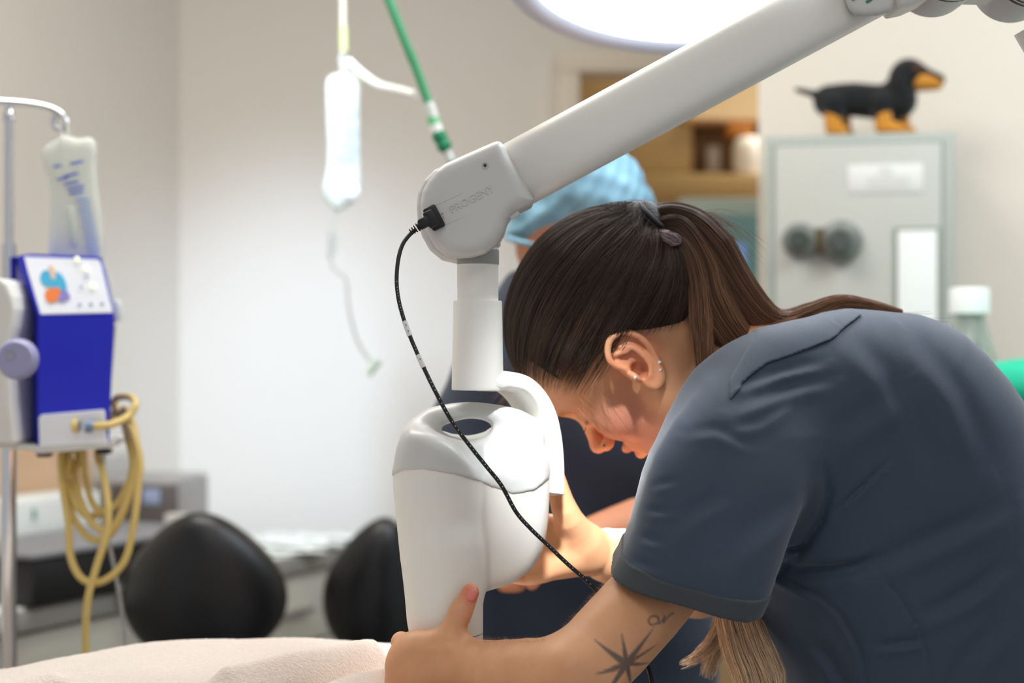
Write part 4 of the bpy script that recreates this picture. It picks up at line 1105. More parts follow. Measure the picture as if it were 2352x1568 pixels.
# grey steriliser
st = thing('steriliser', P(360, 1200, 3.45), 'grey tabletop steriliser with dark front near the room corner', 'appliance')
c = P(354, 784, 3.42)
rt = -.15; ax = (Vector((math.cos(rt), math.sin(rt), 0)), Vector((-math.sin(rt), math.cos(rt), 0)), Vector((0,0,1)))
MB().box((c.x-.03, c.y, ZC+.002+.075), (.22,.22,.15), .012, axes=ax).build('body', mat('appliance_grey', (150,146,142), .4), st)
MB().box((c.x+.005, c.y-.115, ZC+.085), (.135,.012,.12), .004, axes=ax).build('front_panel', mat('front_dark', (92,84,80), .35), st)
MB().box((c.x+.02, c.y-.123, ZC+.12), (.035,.006,.03), .002, axes=ax).build('display', mat('display_blue', (150,160,185), .3), st)
MB().box((c.x-.145, c.y+.03, ZC+.002+.095), (.12,.2,.19), .012, axes=ax).build('side_unit', mat('appliance_light', (178,174,168), .4), st)
onct('small_jar', 385, 3.22, .035, .035, .05, mat('jar_white', (222,218,208), .4), 'small white jar in front of the grey steriliser', 'jar', bev=.012)
onct('glass_block', 436, 3.16, .03, .10, .10, mat('frosted_clear', (214,212,204), .3), 'pale upright box beside the steriliser', 'box', bev=.006)
onct('folded_card', 325, 2.98, .07, .05, .012, mat('card_white', (236,240,234), .6), 'folded white card beside the dark box', 'card')
onct('folded_card', 306, 2.90, .07, .06, .010, mat('card_grey', (200,204,198), .6), 'pale grey card nearer the dark box than the white one', 'card')
# ------------------------------------------------------------------ drip stand
IY = 2.12
dsn = thing('drip_stand', P(18, 784, IY)*1, 'chrome drip stand at the left edge carrying the blue warmer', 'stand')
px0 = P(20, 0, IY).x
b = MB(); b.tube([Vector((px0, IY, .10)), Vector((px0, IY, P(0,560,IY).z))], .0098, 20); b.tube([Vector((px0,IY,P(0,580,IY).z)), Vector((px0,IY,P(0,270,IY).z))], .0065, 16)
b.lathe([(0,0), (.0075,.0), (.0085,.006), (.0055,.016), (0,.018)], (px0, IY, P(0,282,IY).z), n=16); b.build('pole', chm, dsn)
b = MB(); b.tube(pts((-170,255),(-90,232),(-10,233),(60,238),(110,247),(140,262),(152,282),(143,297),(128,292),(124,272),(134,255), Y=IY), .0042, 12, smooth=5); b.build('hook_arm', chm, dsn)
b = MB(); b.tube(pts((20,262),(20,236), Y=IY), .0045, 12); b.build('arm_mount', chm, dsn)
b = MB(); b.lathe([(0,.08), (.03,.08), (.032,.11), (.014,.13), (0,.13)], (px0,IY,0), n=20); b.build('hub', chm, dsn)
for k in range(5):
    a = 2*PI*k/5; e = Vector((px0+.17*math.cos(a), IY+.17*math.sin(a), .065)); l = MB().tube([Vector((px0,IY,.10)), e], [.013,.010], 10).build('leg', chm, dsn)
    MB().lathe([(0,-.01), (.024,-.01), (.026,-.006), (.026,.006), (.024,.01), (0,.01)], e-Vector((0,0,.039)), (math.sin(a), -math.cos(a), 0), 18).build('caster', blackp, l)
# infusion bags
bagm = mat('infusion_bag_clear', (234, 238, 228), .25, trans=.35, alpha=.82, ior=1.2)
prnt = mat('bag_print_blue', (70,105,205), .5); prl = mat('bag_print_pale_blue', (165,186,228), .5)
def pillow(poly, Y, d):
    """bag: outline filled like a cushion"""
    cx = sum(p[0] for p in poly)/len(poly); cy = sum(p[1] for p in poly)/len(poly)
    out, _ = catmull([Vector((p[0], p[1], 0)) for p in poly+poly[:1]], [1]*(len(poly)+1), 4); out = out[:-1]
    rings = []
    for t in np.linspace(-1, 1, 13):
        k = math.sqrt(max(1-abs(t)**3, .02)); k = 1 if abs(t) < .12 else .35+.62*k
        if abs(t) > .99: k = .25
        rings.append([P(cx+(p.x-cx)*k, cy+(p.y-cy)*k, Y)+Vector((0, d*t, 0)) for p in out])
    return MB().loft(rings)
bag = thing('infusion_bag', P(165, 600, IY-.005), 'clear infusion bag with blue print hanging above the blue warmer', 'infusion bag')
o = pillow([(140,308),(133,318),(108,332),(97,350),(100,375),(110,410),(116,460),(114,520),(112,585),(118,650),(228,650),(240,580),(236,510),(226,440),(221,380),(222,335),(208,316),(180,318),(160,312)], IY-.008, .012).build('pouch', bagm, bag, autos=None)
b = MB(); b.tube(pts((146,275),(140,300),(148,322),(155,300),(150,272), Y=IY-.006), .0018, 8, smooth=4); b.build('hanging_loop', mat('loop_clear', (225,228,220), .3), bag)
FYb = IY-.0212
b = MB()
for i, (x, y, w_) in enumerate(((128,381,18),(172,373,30),(150,404,16),(140,410,26),(165,400,22),(160,420,34),(170,431,40),(172,442,34))):
    b.box(P(x+4, y, FYb), (w_*S(IY), .0008, 5*S(IY)), .0002, axes=(Vector((.98,0,.2)), yv, Vector((-.2,0,.98))))
b.build('printed_lines', prnt, o)
b = MB()
for i in range(16):
    y = 455+i*9; x = 190+i*1.9; b.box(P(x, y, FYb), ((30+6*math.sin(i*2.1))*S(IY), .0008, 5*S(IY)), .0002, axes=(Vector((.98,0,-.12)), yv, Vector((.12,0,.98))))
b.build('small_print', prl, o)
b = MB(); b.box(P(165, 520, IY-.0195), (.010,.004,.05), .002, axes=(Vector((.99,0,.1)), yv, Vector((-.1,0,.99)))); b.build('inner_tube', mat('tube_pale', (206,214,200), .3), o)
b = MB(); b.tube(pts((238,600),(250,650),(262,700),(272,730),(262,740),(258,800), Y=IY+.05), .0022, 8, smooth=4); b.lathe([(0,0), (.006,0), (.0065,.02), (.003,.026), (0,.027)], P(271,735,IY+.05), n=14); b.build('drip_line', mat('line_clear', (214,220,214), .3), bag)
# ------------------------------------------------------------------ blue warmer
bw = thing('blood_warmer', P(130, 1030, IY), 'royal blue and white medical box on the drip stand, yellow hose plugged in', 'medical device')
blu = mat('royal_blue', (20, 34, 205), .45); blud = mat('side_blue', (28, 38, 158), .45); wp = mat('panel_white', (240,243,250), .35); offw = mat('side_cover_white', (222,222,214), .5)
def quadbox(front, back, name, m, par, bev=.003):
    """solid between two outlines given as points"""
    b = MB(); b.loft([front, back]); o = b.build(name, m, par, smooth=False, autos=None)
    md = o.modifiers.new('bev', 'BEVEL'); md.width = bev; md.segments = 2; md.limit_method = 'ANGLE'; return o
DB = Vector((-.052, .13, 0))            # how far the case runs back: away and to the left
Yf, Yt2 = IY-.075, IY-.045
cor = lambda x, y, Y: P(x, y, Y)
prof_f = [cor(88,1026,Yf), cor(250,1022,Yf), cor(262,728,Yf), cor(234,600,Yt2), cor(232,590,Yt2), cor(70,583,Yt2), cor(46,586,Yt2), cor(60,640,Yt2-.005), cor(90,728,Yf)]
prof_b = [p+DB for p in prof_f]
b = MB(); n_ = len(prof_f); b.v = [tuple(p) for p in prof_f+prof_b]
b.f = [(0,1,2,8), (8,2,3,4,5,6,7)]+[(n_,n_+1,n_+2,n_+8), (n_+8,n_+2,n_+3,n_+4,n_+5,n_+6,n_+7)]+[(i,(i+1)%n_,(i+1)%n_+n_,i+n_) for i in range(n_)]
cs = b.build('case', blu, bw, smooth=False, autos=None)
# sloping white keypad
fo = Vector((0,-.0012,.0006))
kp = MB(); q = [cor(94,722,Yf)+fo, cor(258,718,Yf)+fo, cor(232,606,Yt2-.001)+fo, cor(226,597,Yt2-.001)+fo, cor(56,590,Yt2-.001)+fo, cor(64,622,Yt2-.004)+fo]
kp.loft([q, [p+Vector((0,.003,-.001)) for p in q]]); kpo = kp.build('keypad_label', wp, bw, smooth=False)
def onkey(x, y):
    t = (722-y)/130; return P(x, y, Yf+(Yt2-Yf)*min(max(t, 0), 1))+Vector((0,-.0024,.0008))
def blob(name, poly, m, par):
    pl_, _ = catmull([Vector((p[0], p[1], 0)) for p in poly+poly[:1]], [1]*(len(poly)+1), 3); q = [onkey(p.x, p.y) for p in pl_[:-1]]
    MB().loft([q, [p+Vector((0,.0012,-.0004)) for p in q]]).build(name, m, par, smooth=False)
blob('picture_blue', [(98,625),(112,622),(122,640),(132,625),(148,640),(154,665),(140,668),(118,662),(100,655),(93,640)], mat('ink_cyan', (70,175,215), .5), kpo)
blob('picture_skin', [(112,612),(122,612),(130,628),(126,645),(118,640)], mat('ink_skin', (226,196,176), .5), kpo)
blob('picture_orange', [(104,672),(120,660),(140,660),(134,690),(110,694)], mat('ink_orange', (238,130,60), .5), kpo)
blob('picture_violet', [(136,674),(152,668),(162,684),(146,694),(134,690)], mat('ink_violet', (140,130,200), .5), kpo)
for x, y in ((178,596),(199,618),(213,658)):
    MB().ball(onkey(x, y), .0030, 12).build('indicator_light', mat('indicator_yellow', (250,252,215), .3, emit=(250,250,200), es=.5), kpo)
igb = mat('ink_grey_blue', (170,182,215), .5)
for x, y in ((184,701),(210,700),(236,699),(188,660),(200,638)): MB().box(onkey(x, y), (.004,.001,.003), .0003).build('keypad_mark', igb, kpo)
# white lower panel, shelf, side cover and knob
q = [cor(90,1030,Yf-.004), cor(246,1022,Yf-.004), cor(240,944,Yf-.004), cor(236,940,Yf-.004), cor(94,952,Yf-.004), cor(88,960,Yf-.004)]
lp_ = quadbox(q, [p+Vector((0,.008,0)) for p in q], 'lower_panel', wp, bw)
q = [cor(-60,1024,Yf-.006), cor(70,1034,Yf-.006), cor(90,1042,Yf-.006), cor(262,1028,Yf-.006), cor(262,1014,Yf-.006), cor(90,1024,Yf-.006), cor(-60,1010,Yf-.006)]
quadbox(q, [p+Vector((-.02,.15,0)) for p in q], 'shelf', mat('shelf_grey', (212,212,206), .5), bw, .001)
for x in (103, 240): MB().box(P(x, 1043 if x < 200 else 1036, Yf+.02), (.016,.02,.006), .002).build('rubber_foot', blackp, bw)
b = MB(); sd = [( -60,640),(0,638),(15,650),(28,680),(34,710),(30,750),(20,790),(20,850),(26,930),(36,1020),(-60,1020)]
q = [P(x, y, Yf-.028) for x, y in sd]; quadbox(q, [p+Vector((0,.11,0)) for p in q], 'side_cover', offw, bw, .004)
b = MB(); b.lathe([(0,0), (.021,0), (.023,.004), (.023,.014), (.019,.020), (0,.021)], P(46, 824, 1.93)+Vector((0,.0,0)), (0,-1,0), 36); kn_ = b.build('clamp_knob', mat('knob_grey', (150,150,186), .4), bw)
MB().lathe([(0,0), (.003,0), (.0036,.003), (0,.004)], P(38, 816, 1.93)+Vector((0,-.021,0)), (0,-1,0), 16).build('knob_screw', stl, kn_)
MB().tube([P(46,824,1.935), P(46,824,2.02)], .006, 12).build('knob_shaft', stl, kn_)
# hose fitting and yellow hose coil
b = MB(); b.tube([P(172,978,Yf-.008), P(184,978,Yf-.008)], .006, 14); b.tube([P(196,978,Yf-.014), P(214,980,Yf-.012)], .0075, 14); b.build('hose_fitting', mat('fitting_blue_grey', (120,140,165), .35, .5), bw)
yel = mat('yellow_hose', (226, 198, 120), .42)
yh = thing('yellow_hose', P(240, 1200, IY-.04), 'coiled yellow hose hanging from the blue box', 'hose')
YC = IY-.03
loops = [(200,978,Yf-.012),(232,978,Yf-.014),(262,972,Yf-.006),(295,955,YC-.03),(311,930,YC-.02),(300,912,YC),(272,912,YC+.02),(262,930,YC+.03),(285,960,YC+.02),(308,1000,YC-.01),(322,1060,YC-.02),(318,1110,YC-.025),(308,1200,YC-.03),(285,1290,YC-.03),(235,1335,YC-.03),(190,1330,YC-.03),(163,1280,YC-.02),(157,1200,YC-.01),(145,1120,YC),(140,1045,YC+.02),(150,1030,YC+.04),(160,1060,YC+.02),(150,1110,YC+.01),(165,1180,YC),(205,1235,YC-.01),(250,1230,YC-.02),(285,1170,YC-.02),(308,1090,YC-.01),(312,1010,YC),(296,950,YC+.01),(282,945,YC+.02),(292,1000,YC+.02),(305,1060,YC+.01),(295,1110,YC),(265,1160,YC),(205,1185,YC),(170,1150,YC),(150,1080,YC+.02),(155,1035,YC+.04),(180,1040,YC+.04),(172,1090,YC+.02),(185,1150,YC),(215,1205,YC-.015),(255,1215,YC-.015),(290,1150,YC-.015),(306,1080,YC-.005),(300,1000,YC+.01),(270,950,YC+.03),(255,960,YC+.03),(225,1035,YC+.02),(235,1080,YC-.02),(247,1150,YC-.04),(246,1220,YC-.045),(222,1300,YC-.045),(203,1370,YC-.045),(197,1440,YC-.04),(198,1540,YC-.03),(200,1700,YC)]
MB().tube([P(*q) for q in loops], .0046, 12, smooth=7).build('tubing', yel, yh, autos=None)
MB().tube(pts((190,1035,YC+.03),(196,1100,YC+.02),(215,1160,YC),(240,1175,YC-.01)), .0043, 12, smooth=6).build('tubing_loop', yel, yh, autos=None)
MB().tube([P(168,978,Yf-.012), P(180,978,Yf-.012)], .0085, 14).build('yellow_cap', yel, yh)
ct_ = MB().tube(pts((262,745,IY+.03),(250,900,IY+.05),(238,1060,IY),(236,1180,IY-.02),(262,1300,IY-.02),(285,1440,IY-.02),(300,1600,IY-.02)), .0024, 10, smooth=5).build('clear_tube', mat('clear_line', (190,190,188), .25, trans=.4)); tag(ct_, 'thin clear tube hanging behind the yellow hose', 'tube')
# ------------------------------------------------------------------ hanging bag in the middle and green hose
BY = 2.75
hb = thing('infusion_bag', P(790, 490, BY), 'clear infusion bag hanging near the wall beside the green hose', 'infusion bag')
o = pillow([(770,168),(752,180),(748,210),(750,280),(752,350),(748,400),(740,440),(752,465),(770,485),(785,482),(805,470),(828,440),(830,400),(828,330),(826,250),(828,200),(824,176),(800,166)], BY, .016).build('pouch', bagm, hb, autos=None)
b = MB()
for i in range(12): b.box(P(792+(10 if i < 4 else 0)+4*math.sin(i*1.7), 246+i*11, BY-.018), ((26 if i < 4 else 52)*S(BY), .0008, 7*S(BY)), .0002)
b.build('printed_lines', mat('print_soft_blue', (172,188,220), .6), o)
MB().ball(P(806,440,BY-.012), (.014,.008,.016), 14).build('white_port', white, hb)
b = MB(); b.tube(pts((772,482),(765,510),(760,545),(758,590),(770,620),(795,640),(800,700),(820,780),(850,830), Y=BY), .0022, 8, smooth=4); b.lathe([(.0,0),(.006,0),(.006,.035),(0,.036)], P(762,585,BY), n=14); b.build('drip_line', mat('line_faint', (214,214,206), .3, trans=.5), hb)
MB().tube([P(845,860,BY), P(870,828,BY)], .006, 10).build('roller_clamp', mat('clamp_pale_green', (196,216,196), .4), hb)
hk = thing('ceiling_hook', P(788, 0, BY), 'pale cord with hook holding the middle infusion bag', 'hook')
zt = 2.6
MB().tube([P(789,120,BY), P(788,60,BY), P(787,-400,BY), Vector((P(787,0,BY).x, BY, zt))], .0045, 10).build('cord', mat('cord_cream', (206,204,176), .6), hk)
MB().tube([P(789,60,BY), P(790,118,BY)], .0065, 10).build('green_sleeve', mat('sleeve_olive', (186,190,130), .6), hk)
MB().tube(pts((790,116),(784,140),(792,176),(800,160), Y=BY), .004, 10, smooth=4).build('hook', mat('hook_grey', (180,178,168), .4), hk)
GY = 2.3
gh = thing('green_hose', P(960, 300, GY), 'green ventilation hose hanging down behind the elbow of the white arm', 'hose')
q0 = P(985,238,GY); q1 = P(893,0,GY); dv = (q1-q0); top_p = q1+dv*((zt-q1.z)/dv.z)
MB().tube([q0, q0*.5+q1*.5+Vector((.0015,0,0)), q1, top_p], .0062, 14, smooth=3).build('tubing', mat('hose_green', (70,158,110), .45), gh)
cl = mat('connector_clear', (214,220,214), .25)
b = MB(); b.tube([P(984,236,GY), P(996,272,GY)], [.0075,.008], 14); b.build('clear_sleeve', cl, gh)
b = MB(); b.tube([P(992,268,GY), P(999,286,GY)], .0080, 14); b.build('light_green_ring', mat('ring_green', (110,205,140), .4), gh)
b = MB(); b.tube([P(999,286,GY), P(1004,304,GY)], .0088, 14); b.build('white_ring', white, gh)
b = MB(); b.tube([P(1006,304,GY), P(1024,342,GY)], [.0092,.0088], 16); b.ball(P(1010,314,GY), .0105, 14); b.ball(P(1020,334,GY), .0105, 14); b.build('green_connector', mat('connector_green', (10,128,84), .35), gh)
b = MB(); b.tube([P(1024,342,GY), P(1036,370,GY)], .006, 12); b.build('clear_neck', cl, gh)
b = MB(); b.tube([P(1034,366,GY), P(1050,400,GY), P(1070,470,GY), P(1085,560,GY)], .0055, 12, smooth=4); b.build('lower_tubing', mat('hose_green2', (40,150,110), .45), gh)
wh_ = MB().tube(pts((800,140,BY-.02),(830,168,BY-.05),(870,195,BY-.12),(920,208,2.5),(955,218,2.4)), .0058, 12, smooth=6).build('white_strap', mat('strap_white', (226,224,214), .5)); tag(wh_, 'white strap between the hanging bag and the green hose', 'strap')
# ------------------------------------------------------------------ safe and toy on the right
grn = mat('safe_grey', (184, 183, 174), .5); grn2 = mat('safe_edge_grey', (164,168,160), .5)
SYY = 2.93; sa = math.radians(-13)
rx = Vector((math.cos(sa), math.sin(sa), 0)); ry = Vector((-rx.y, rx.x, 0)); rz = Vector((0,0,1))
s0 = P(1757, 0, 2.99); s0.z = 0                         # lower left front corner in plan
ZT = P(0, 312, 2.99).z; SW = 0.338; SD = .15; ZB = .865
def SF(u, w, z): q = s0+rx*u+ry*w; return Vector((q.x, q.y, z))
def uof(px):      # distance along the front for a picture column
    k = (px-1176)*.6/2352; return (k*s0.y-s0.x)/(rx.x-k*rx.y)
def zof(px, py): u = uof(px); return HC-(py-784)*S((s0+rx*u).y)
SW = uof(2193)
sf = thing('safe', SF(SW/2, SD/2, ZB), 'grey metal safe with round lock and white labels, below the toy dog', 'safe')
def sbox(name, u0, u1, w0, w1, z0, z1, m, par, bev=.003): return MB().box(SF((u0+u1)/2, (w0+w1)/2, (z0+z1)/2), (u1-u0, w1-w0, z1-z0), bev, axes=(rx, ry, rz)).build(name, m, par)
body_s = sbox('case', 0, SW, 0, SD, ZB, ZT, grn2, sf, .005)
dz0, dz1 = ZB+.02, ZT-.020
dr_ = sbox('door', .018, SW-.022, -.006, .004, dz0, dz1, grn, sf, .003)
sbox('door_gap', .013, SW-.017, -.0015, .003, dz0-.005, dz1+.005, mat('gap_grey', (140,146,138), .6), sf, .001)
u0, u1 = uof(1948), uof(2120); lb = sbox('paper_label', u0, u1, -.0075, -.006, zof(2030,443), zof(2030,378), mat('label_paper', (222,221,216), .7), dr_, .0003)
b = MB()
for k in range(5):
    zz = zof(2030, 388+k*11); w_ = (.012 if k < 2 else .035); cu_ = (u0+u1)/2+(.0 if k < 2 else .005)
    b.box(SF(cu_, -.008, zz), (w_*2, .0006, .0022), 0, axes=(rx, ry, rz))
b.build('faint_print', mat('faint_print', (200,197,188), .7), lb)
# lock: two round escutcheons joined by a bar
lm = mat('lock_grey', (128,132,126), .35, .4); lk = None
cA = SF(uof(1838), -.006, zof(1838,552)); cB = SF(uof(1932), -.006, zof(1932,555))
b = MB(); b.lathe([(0,0), (.030,0), (.031,.006), (.028,.011), (.016,.014), (0,.014)], cA, -ry, 32)
b.lathe([(0,0), (.036,0), (.037,.008), (.033,.014), (.022,.018), (0,.018)], cB, -ry, 36)
b.box((cA+cB)/2-ry*.006, ((cB-cA).length, .012, .046), .004, axes=(rx, ry, rz)); lk = b.build('lock_plate', lm, dr_)
b = MB(); b.lathe([(0,.014), (.017,.014), (.018,.03), (.014,.036), (0,.036)], cA, -ry, 24); b.build('dial', mat('dial_dark', (84,92,86), .3, .6), lk)
b = MB(); b.lathe([(0,.018), (.020,.018), (.021,.034), (.017,.042), (0,.042)], cB, -ry, 28); b.build('handle_knob', mat('knob_dark', (92,98,94), .3, .6), lk)
MB().box((cA+cB)/2-ry*.014, (.014,.008,.044), .002, axes=(rx, ry, rz)).build('key_slot', mat('slot_brass', (96,82,58), .4, .5), lk)
ua, ub = uof(2062), uof(2152)
sbox('strip_frame', ua-.007, ub+.005, -.009, -.006, ZB+.05, zof(2100,522), mat('frame_grey', (132,134,122), .5), dr_, .001)
sbox('white_strip', ua, ub, -.0112, -.009, ZB+.055, zof(2100,530), mat('strip_paper', (228,230,226), .6), dr_, .0005)
# toy dachshund on the safe
dg = thing('toy_dachshund', SF(.17, .07, ZT), 'black and tan plush dachshund standing on top of the safe', 'toy')
blk = mat('black_plush', (12,12,15), .95, bump=.6, bscale=400, sheen=.3); tan = mat('tan_plush', (196,132,42), .95, bump=.6, bscale=400, sheen=.3)
def D(px, py, w=0): u = uof(px); q = SF(u, .075+w, 0); Yq = q.y; q2 = P(px, py, Yq); return Vector((q2.x, Yq, q2.z))
s = SDF()
s.chain([D(1905,232), D(1960,229), D(2020,234), D(2065,232)], [.029,.0305,.0305,.031], k=.02, flat=(ry, 1.05), sub=3)
s.chain([D(2060,225), D(2072,185), D(2088,170)], [.026,.024,.024], k=.014)
s.ell(D(2085,170), (.030,.028,.027), k=.008)
s.chain([D(2110,172), D(2155,184)], [.018,.012], k=.010)
s.chain([D(1900,222), D(1870,216), D(1845,210), D(1830,206)], [.010,.0062,.0055,.0045], k=.008)
for px, w_ in ((1915,-.025),(1925,.025),(2025,-.026),(2062,.026)): s.chain([D(px,238,w_), D(px,268,w_)], [.019,.015], k=.01)
v, f = s.mesh(.0026); dgb = mk('body', v, f, blk, dg)
s = SDF(); s.chain([D(2112,186,-.004), D(2150,190)], [.019,.0135], k=.004); v, f = s.mesh(.0026); mk('muzzle', v, f, tan, dgb)
MB().ball(D(2160,178), .006, 12).build('nose', blk, dgb)
MB().ball(D(2106,158,-.022), (.008,.007,.006), 12).build('brow_patch', mat('brow_brown', (88,52,26), .9), dgb)
for px, w_, ex in ((1915,-.025,20),(1935,.025,14),(2030,-.027,36),(2070,.027,22)):
    s = SDF(); q = D(px, 280, w_); e = D(px+ex, 290, w_); e.z = ZT+.011; q.z = max(q.z, ZT+.016); s.chain([D(px-2,266,w_), Vector((q.x,q.y,ZT+.016)), e], [.0155,.0155,.0105], k=.006)
    s.func(lambda X,Y,Z: (ZT+.0003)-Z, (0,2,1), (2,4,2), '&', .001); v, f = s.mesh(.0026); mk('paw', v, f, tan, dgb)
s = SDF(); s.chain([D(2075,160,-.026), D(2068,190,-.031), D(2072,212,-.030)], [.010,.013,.012], k=.004, flat=(ry, .45)); v, f = s.mesh(.0022); mk('ear', v, f, blk, dgb)
# ------------------------------------------------------------------ side counter, bottle, green cloth
sc0 = s0-ry*.42-rx*.02
def SQ(u, w, z): q = s0+rx*u+ry*w; return Vector((q.x, q.y, z))
ct2 = MB().box(SQ(.85, -.02, ZB-.02), (1.7, .34, .038), .006, axes=(rx, ry, rz)).build('worktop', mat('right_counter_top', (206,198,184), .4)); tag(ct2, 'pale worktop under the safe, behind the woman', 'worktop')
for k in range(2):
    u_ = .425+k*.85; c = SQ(u_, -.02, 0); cc = thing('base_cabinet', c, ['cabinet under the safe, hidden behind the woman', 'cabinet at the right end below the green cloth'][k], 'cabinet', 'cabinets under the right worktop')
    MB().box(SQ(u_, -.01, (ZB-.04)/2), (.845, .30, ZB-.041), .004, axes=(rx, ry, rz)).build('carcass', cbm, cc)
    d_ = MB().box(SQ(u_, -.172, (ZB-.04)/2+.04), (.83, .02, ZB-.16), .004, axes=(rx, ry, rz)).build('door', cbm, cc)
    MB().box(SQ(u_+.3, -.19, .6), (.012, .018, .12), .003, axes=(rx, ry, rz)).build('handle', stl, d_)
YB = 2.52; clz = P(0, 1010, YB-.1).z
bt = thing('steel_trolley', P(2380, 1100, YB), 'trolley at the right edge that holds the bottle and green cloth', 'trolley')
c = P(2420, 784, YB)
MB().box((c.x, c.y, P(0,925,YB).z-.012), (.52,.30,.02), .005).build('tray', stl, bt)
TZ = P(0,925,YB).z
MB().box((c.x, c.y, P(0,985,YB).z), (.50,.28,.015), .005).build('lower_tray', mat('tray_pale', (214,206,190), .5), bt)
for dx in (-.24, .24):
    for dy in (-.13, .13): MB().tube([Vector((c.x+dx, c.y+dy, .0)), Vector((c.x+dx, c.y+dy, TZ-.01))], .010, 12).build('leg', stl, bt)
gc = thing('green_drape', P(2330, 880, YB), 'folded bright green surgical cloth beside the woman\'s back', 'cloth')
gm = mat('surgical_green', (18,172,134), .8, bump=.3, bscale=300)
nx, ny = 70, 50; xs = np.linspace(P(2195,0,YB).x, P(2640,0,YB).x, nx); ys = np.linspace(YB-.13, YB+.10, ny); X, Y = np.meshgrid(xs, ys, indexing='ij')
hh_ = P(0,828,YB).z-TZ
e_ = np.minimum(np.minimum((X-xs[0])/.035, (xs[-1]-X)/.03), np.minimum((Y-ys[0])/.03, (ys[-1]-Y)/.03)).clip(0, 1)
Z = TZ+.001+hh_*np.sqrt(1-(1-e_)**2)*(.80+.2*np.sin(X*34+Y*22)*np.sin(Y*30+X*8))
q = (np.arange(nx-1)[:,None]*ny+np.arange(ny-1)[None]).ravel(); ff = np.stack([q, q+ny, q+ny+1, q+1], 1).astype(np.int32)
o = mk('cloth', np.stack([X.ravel(), Y.ravel(), Z.ravel()], 1), ff, gm, gc); o.modifiers.new('t', 'SOLIDIFY').thickness = .003
MB().box(P(2420, 800, YB)*1+Vector((0,-.0,P(0,905,YB).z-P(0,800,YB).z)), (.46,.20,.018), .008).build('folded_layer', mat('surgical_green_dark', (10,120,96), .8), gc)
BYY = 2.60
flk = thing('measuring_flask', P(2232, 820, BYY), 'clear conical bottle with white screw cap beside the safe', 'bottle')
gl = mat('bottle_glass', (226,230,224), .08, trans=.85, ior=1.3)
cxb = P(2226,0,BYY).x; z = lambda py: P(0,py,BYY).z if py < 900 else TZ+.001+(955-py)*S(BYY); k_ = S(BYY)
MB().lathe([(0,z(720)), (46*k_,z(720)), (46*k_,z(668)), (43*k_,z(661)), (0,z(661))], (cxb, BYY, 0), n=36).build('screw_cap', mat('cap_white', (236,240,234), .45), flk)
MB().lathe([(0,z(955)), (88*k_,z(955)), (92*k_,z(950)), (86*k_,z(880)), (62*k_,z(800)), (40*k_,z(730)), (40*k_,z(716)), (36*k_,z(716)), (36*k_,z(732)), (58*k_,z(800)), (82*k_,z(880)), (86*k_,z(946)), (0,z(948))], (cxb, BYY, 0), n=40).build('glass_body', gl, flk)
b = MB(); b.tube([P(2222,722,BYY), P(2226,800,BYY)], .0065, 12); b.tube([P(2245,722,BYY), P(2262,812,BYY)], .006, 12); b.tube([P(2205,722,BYY), P(2200,790,BYY)], .004, 10); b.build('inner_tubes', white, flk)
MB().box(P(2230,800,BYY), (.028,.01,.012), .003).build('dark_float', mat('float_dark', (90,96,88), .5), flk)
# ------------------------------------------------------------------ things in the room beyond the doorway
RY = 4.7
wood = mat('oak_wood', (172,132,96), .5, var=.12, vscale=9); beige = mat('beige_board', (178,154,112), .6); k_ = S(RY)
cu2 = thing('wall_cupboard', P(1560, 400, RY), 'beige and wood wall unit seen through the doorway', 'cupboard')
def rb(name, x0, x1, y0, y1, Y, d, m, par): a = P(x0, y1, Y); b_ = P(x1, y0, Y); return MB().box(((a.x+b_.x)/2, Y+d/2, (a.z+b_.z)/2), (b_.x-a.x, d, b_.z-a.z), .004).build(name, m, par)
rb('carcass', 1300, 1590, 150, 396, RY+.02, .3, beige, cu2)
rb('open_shelf', 1590, 1740, 280, 396, RY+.14, .2, wood, cu2); rb('side_panel', 1738, 1800, 270, 396, RY+.05, .3, mat('brown_panel', (160,116,84), .5), cu2)
rb('top_board', 1560, 1800, 270, 284, RY, .36, wood, cu2)
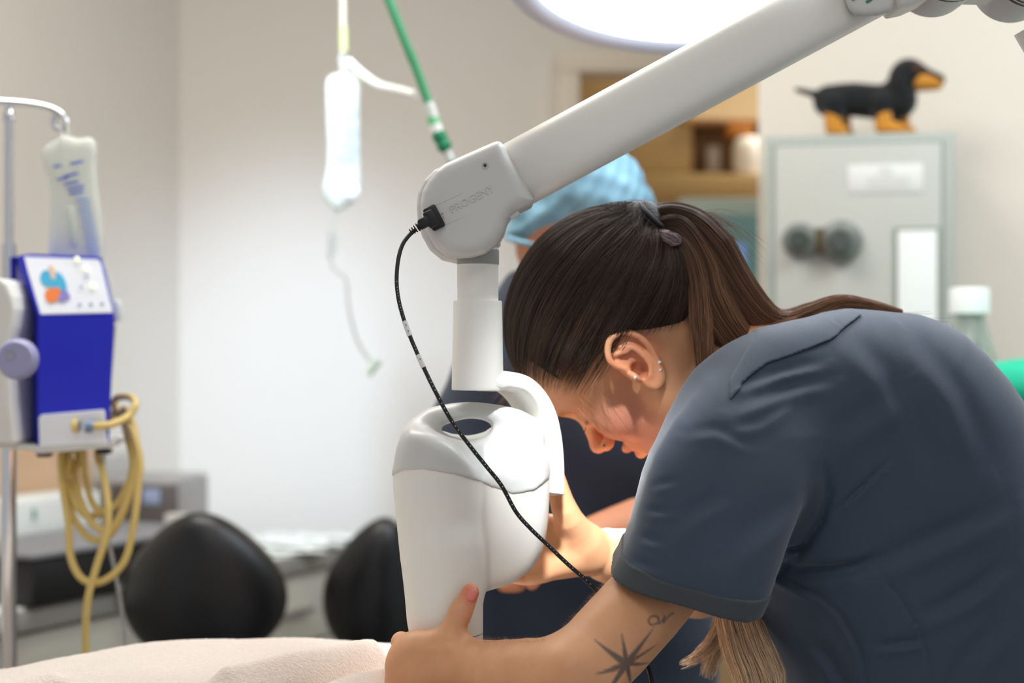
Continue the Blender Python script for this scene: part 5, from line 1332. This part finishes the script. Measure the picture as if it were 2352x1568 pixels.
rb('lower_board', 1420, 1800, 398, 448, RY-.05, .42, mat('shelf_board', (182,158,112), .5), cu2)
ob = rb('book', 1672, 1732, 286, 312, RY-.02, .06, mat('orange_cover', (196,128,44), .6), None); tag(ob, 'orange-brown book lying on the unit beyond the doorway', 'book')
pb = rb('paper_pack', 1625, 1655, 335, 395, RY+.02, .08, mat('pack_grey', (170,160,158), .6), None); tag(pb, 'small grey pack standing in the open shelf', 'box')
wl = thing('white_jug', P(1718, 400, RY-.003), 'white jug standing just inside the doorway edge', 'jug')
z2 = lambda py: P(0,py,RY-.003).z-(P(0,405,RY-.003).z-P(0,398,RY-.05).z)+.001; k3 = S(RY-.003)
MB().lathe([(0,z2(405)), (26*k3,z2(405)), (32*k3,z2(385)), (33*k3,z2(345)), (27*k3,z2(325)), (22*k3,z2(320)), (0,z2(322))], (P(1716,0,RY-.003).x, RY-.003, 0), n=28).build('body', mat('jug_white', (250,250,250), .4, emit=(255,252,245), es=.0), wl)
MB().tube([P(1743,345,RY-.003), P(1758,360,RY-.003), P(1746,385,RY-.003)], .007, 10, smooth=4).build('handle', white, wl)
mo = thing('monitor', P(1660, 600, RY-.5), 'teal screen behind her ponytail, beyond the doorway', 'monitor')
rb('bezel', 1560, 1850, 455, 860, RY-.5, .05, mat('bezel_teal_grey', (170,190,184), .5), mo)
rb('screen', 1580, 1830, 492, 840, RY-.506, .01, mat('screen_teal', (92,124,124), .3, emit=(92,124,124), es=.25), mo)
rb('blue_window', 1640, 1712, 560, 650, RY-.512, .006, mat('screen_blue', (110,145,205), .3, emit=(110,145,205), es=.4), mo)
rb('foot', 1650, 1700, 860, 900, RY-.48, .04, blackp, mo)
dk = thing('desk', P(1650, 900, RY-.4), 'desk beyond the doorway that carries the screen', 'desk')
zk = P(0,900,RY-.48).z
MB().box((P(1650,0,RY-.4).x, RY-.35, zk-.0155), (1.2,.6,.03), .004).build('desk_top', wood, dk)
for dx in (-.56,.56): MB().box((P(1650,0,RY-.4).x+dx, RY-.35, (zk-.032)/2), (.04,.56,zk-.032), .003).build('side_panel', wood, dk)
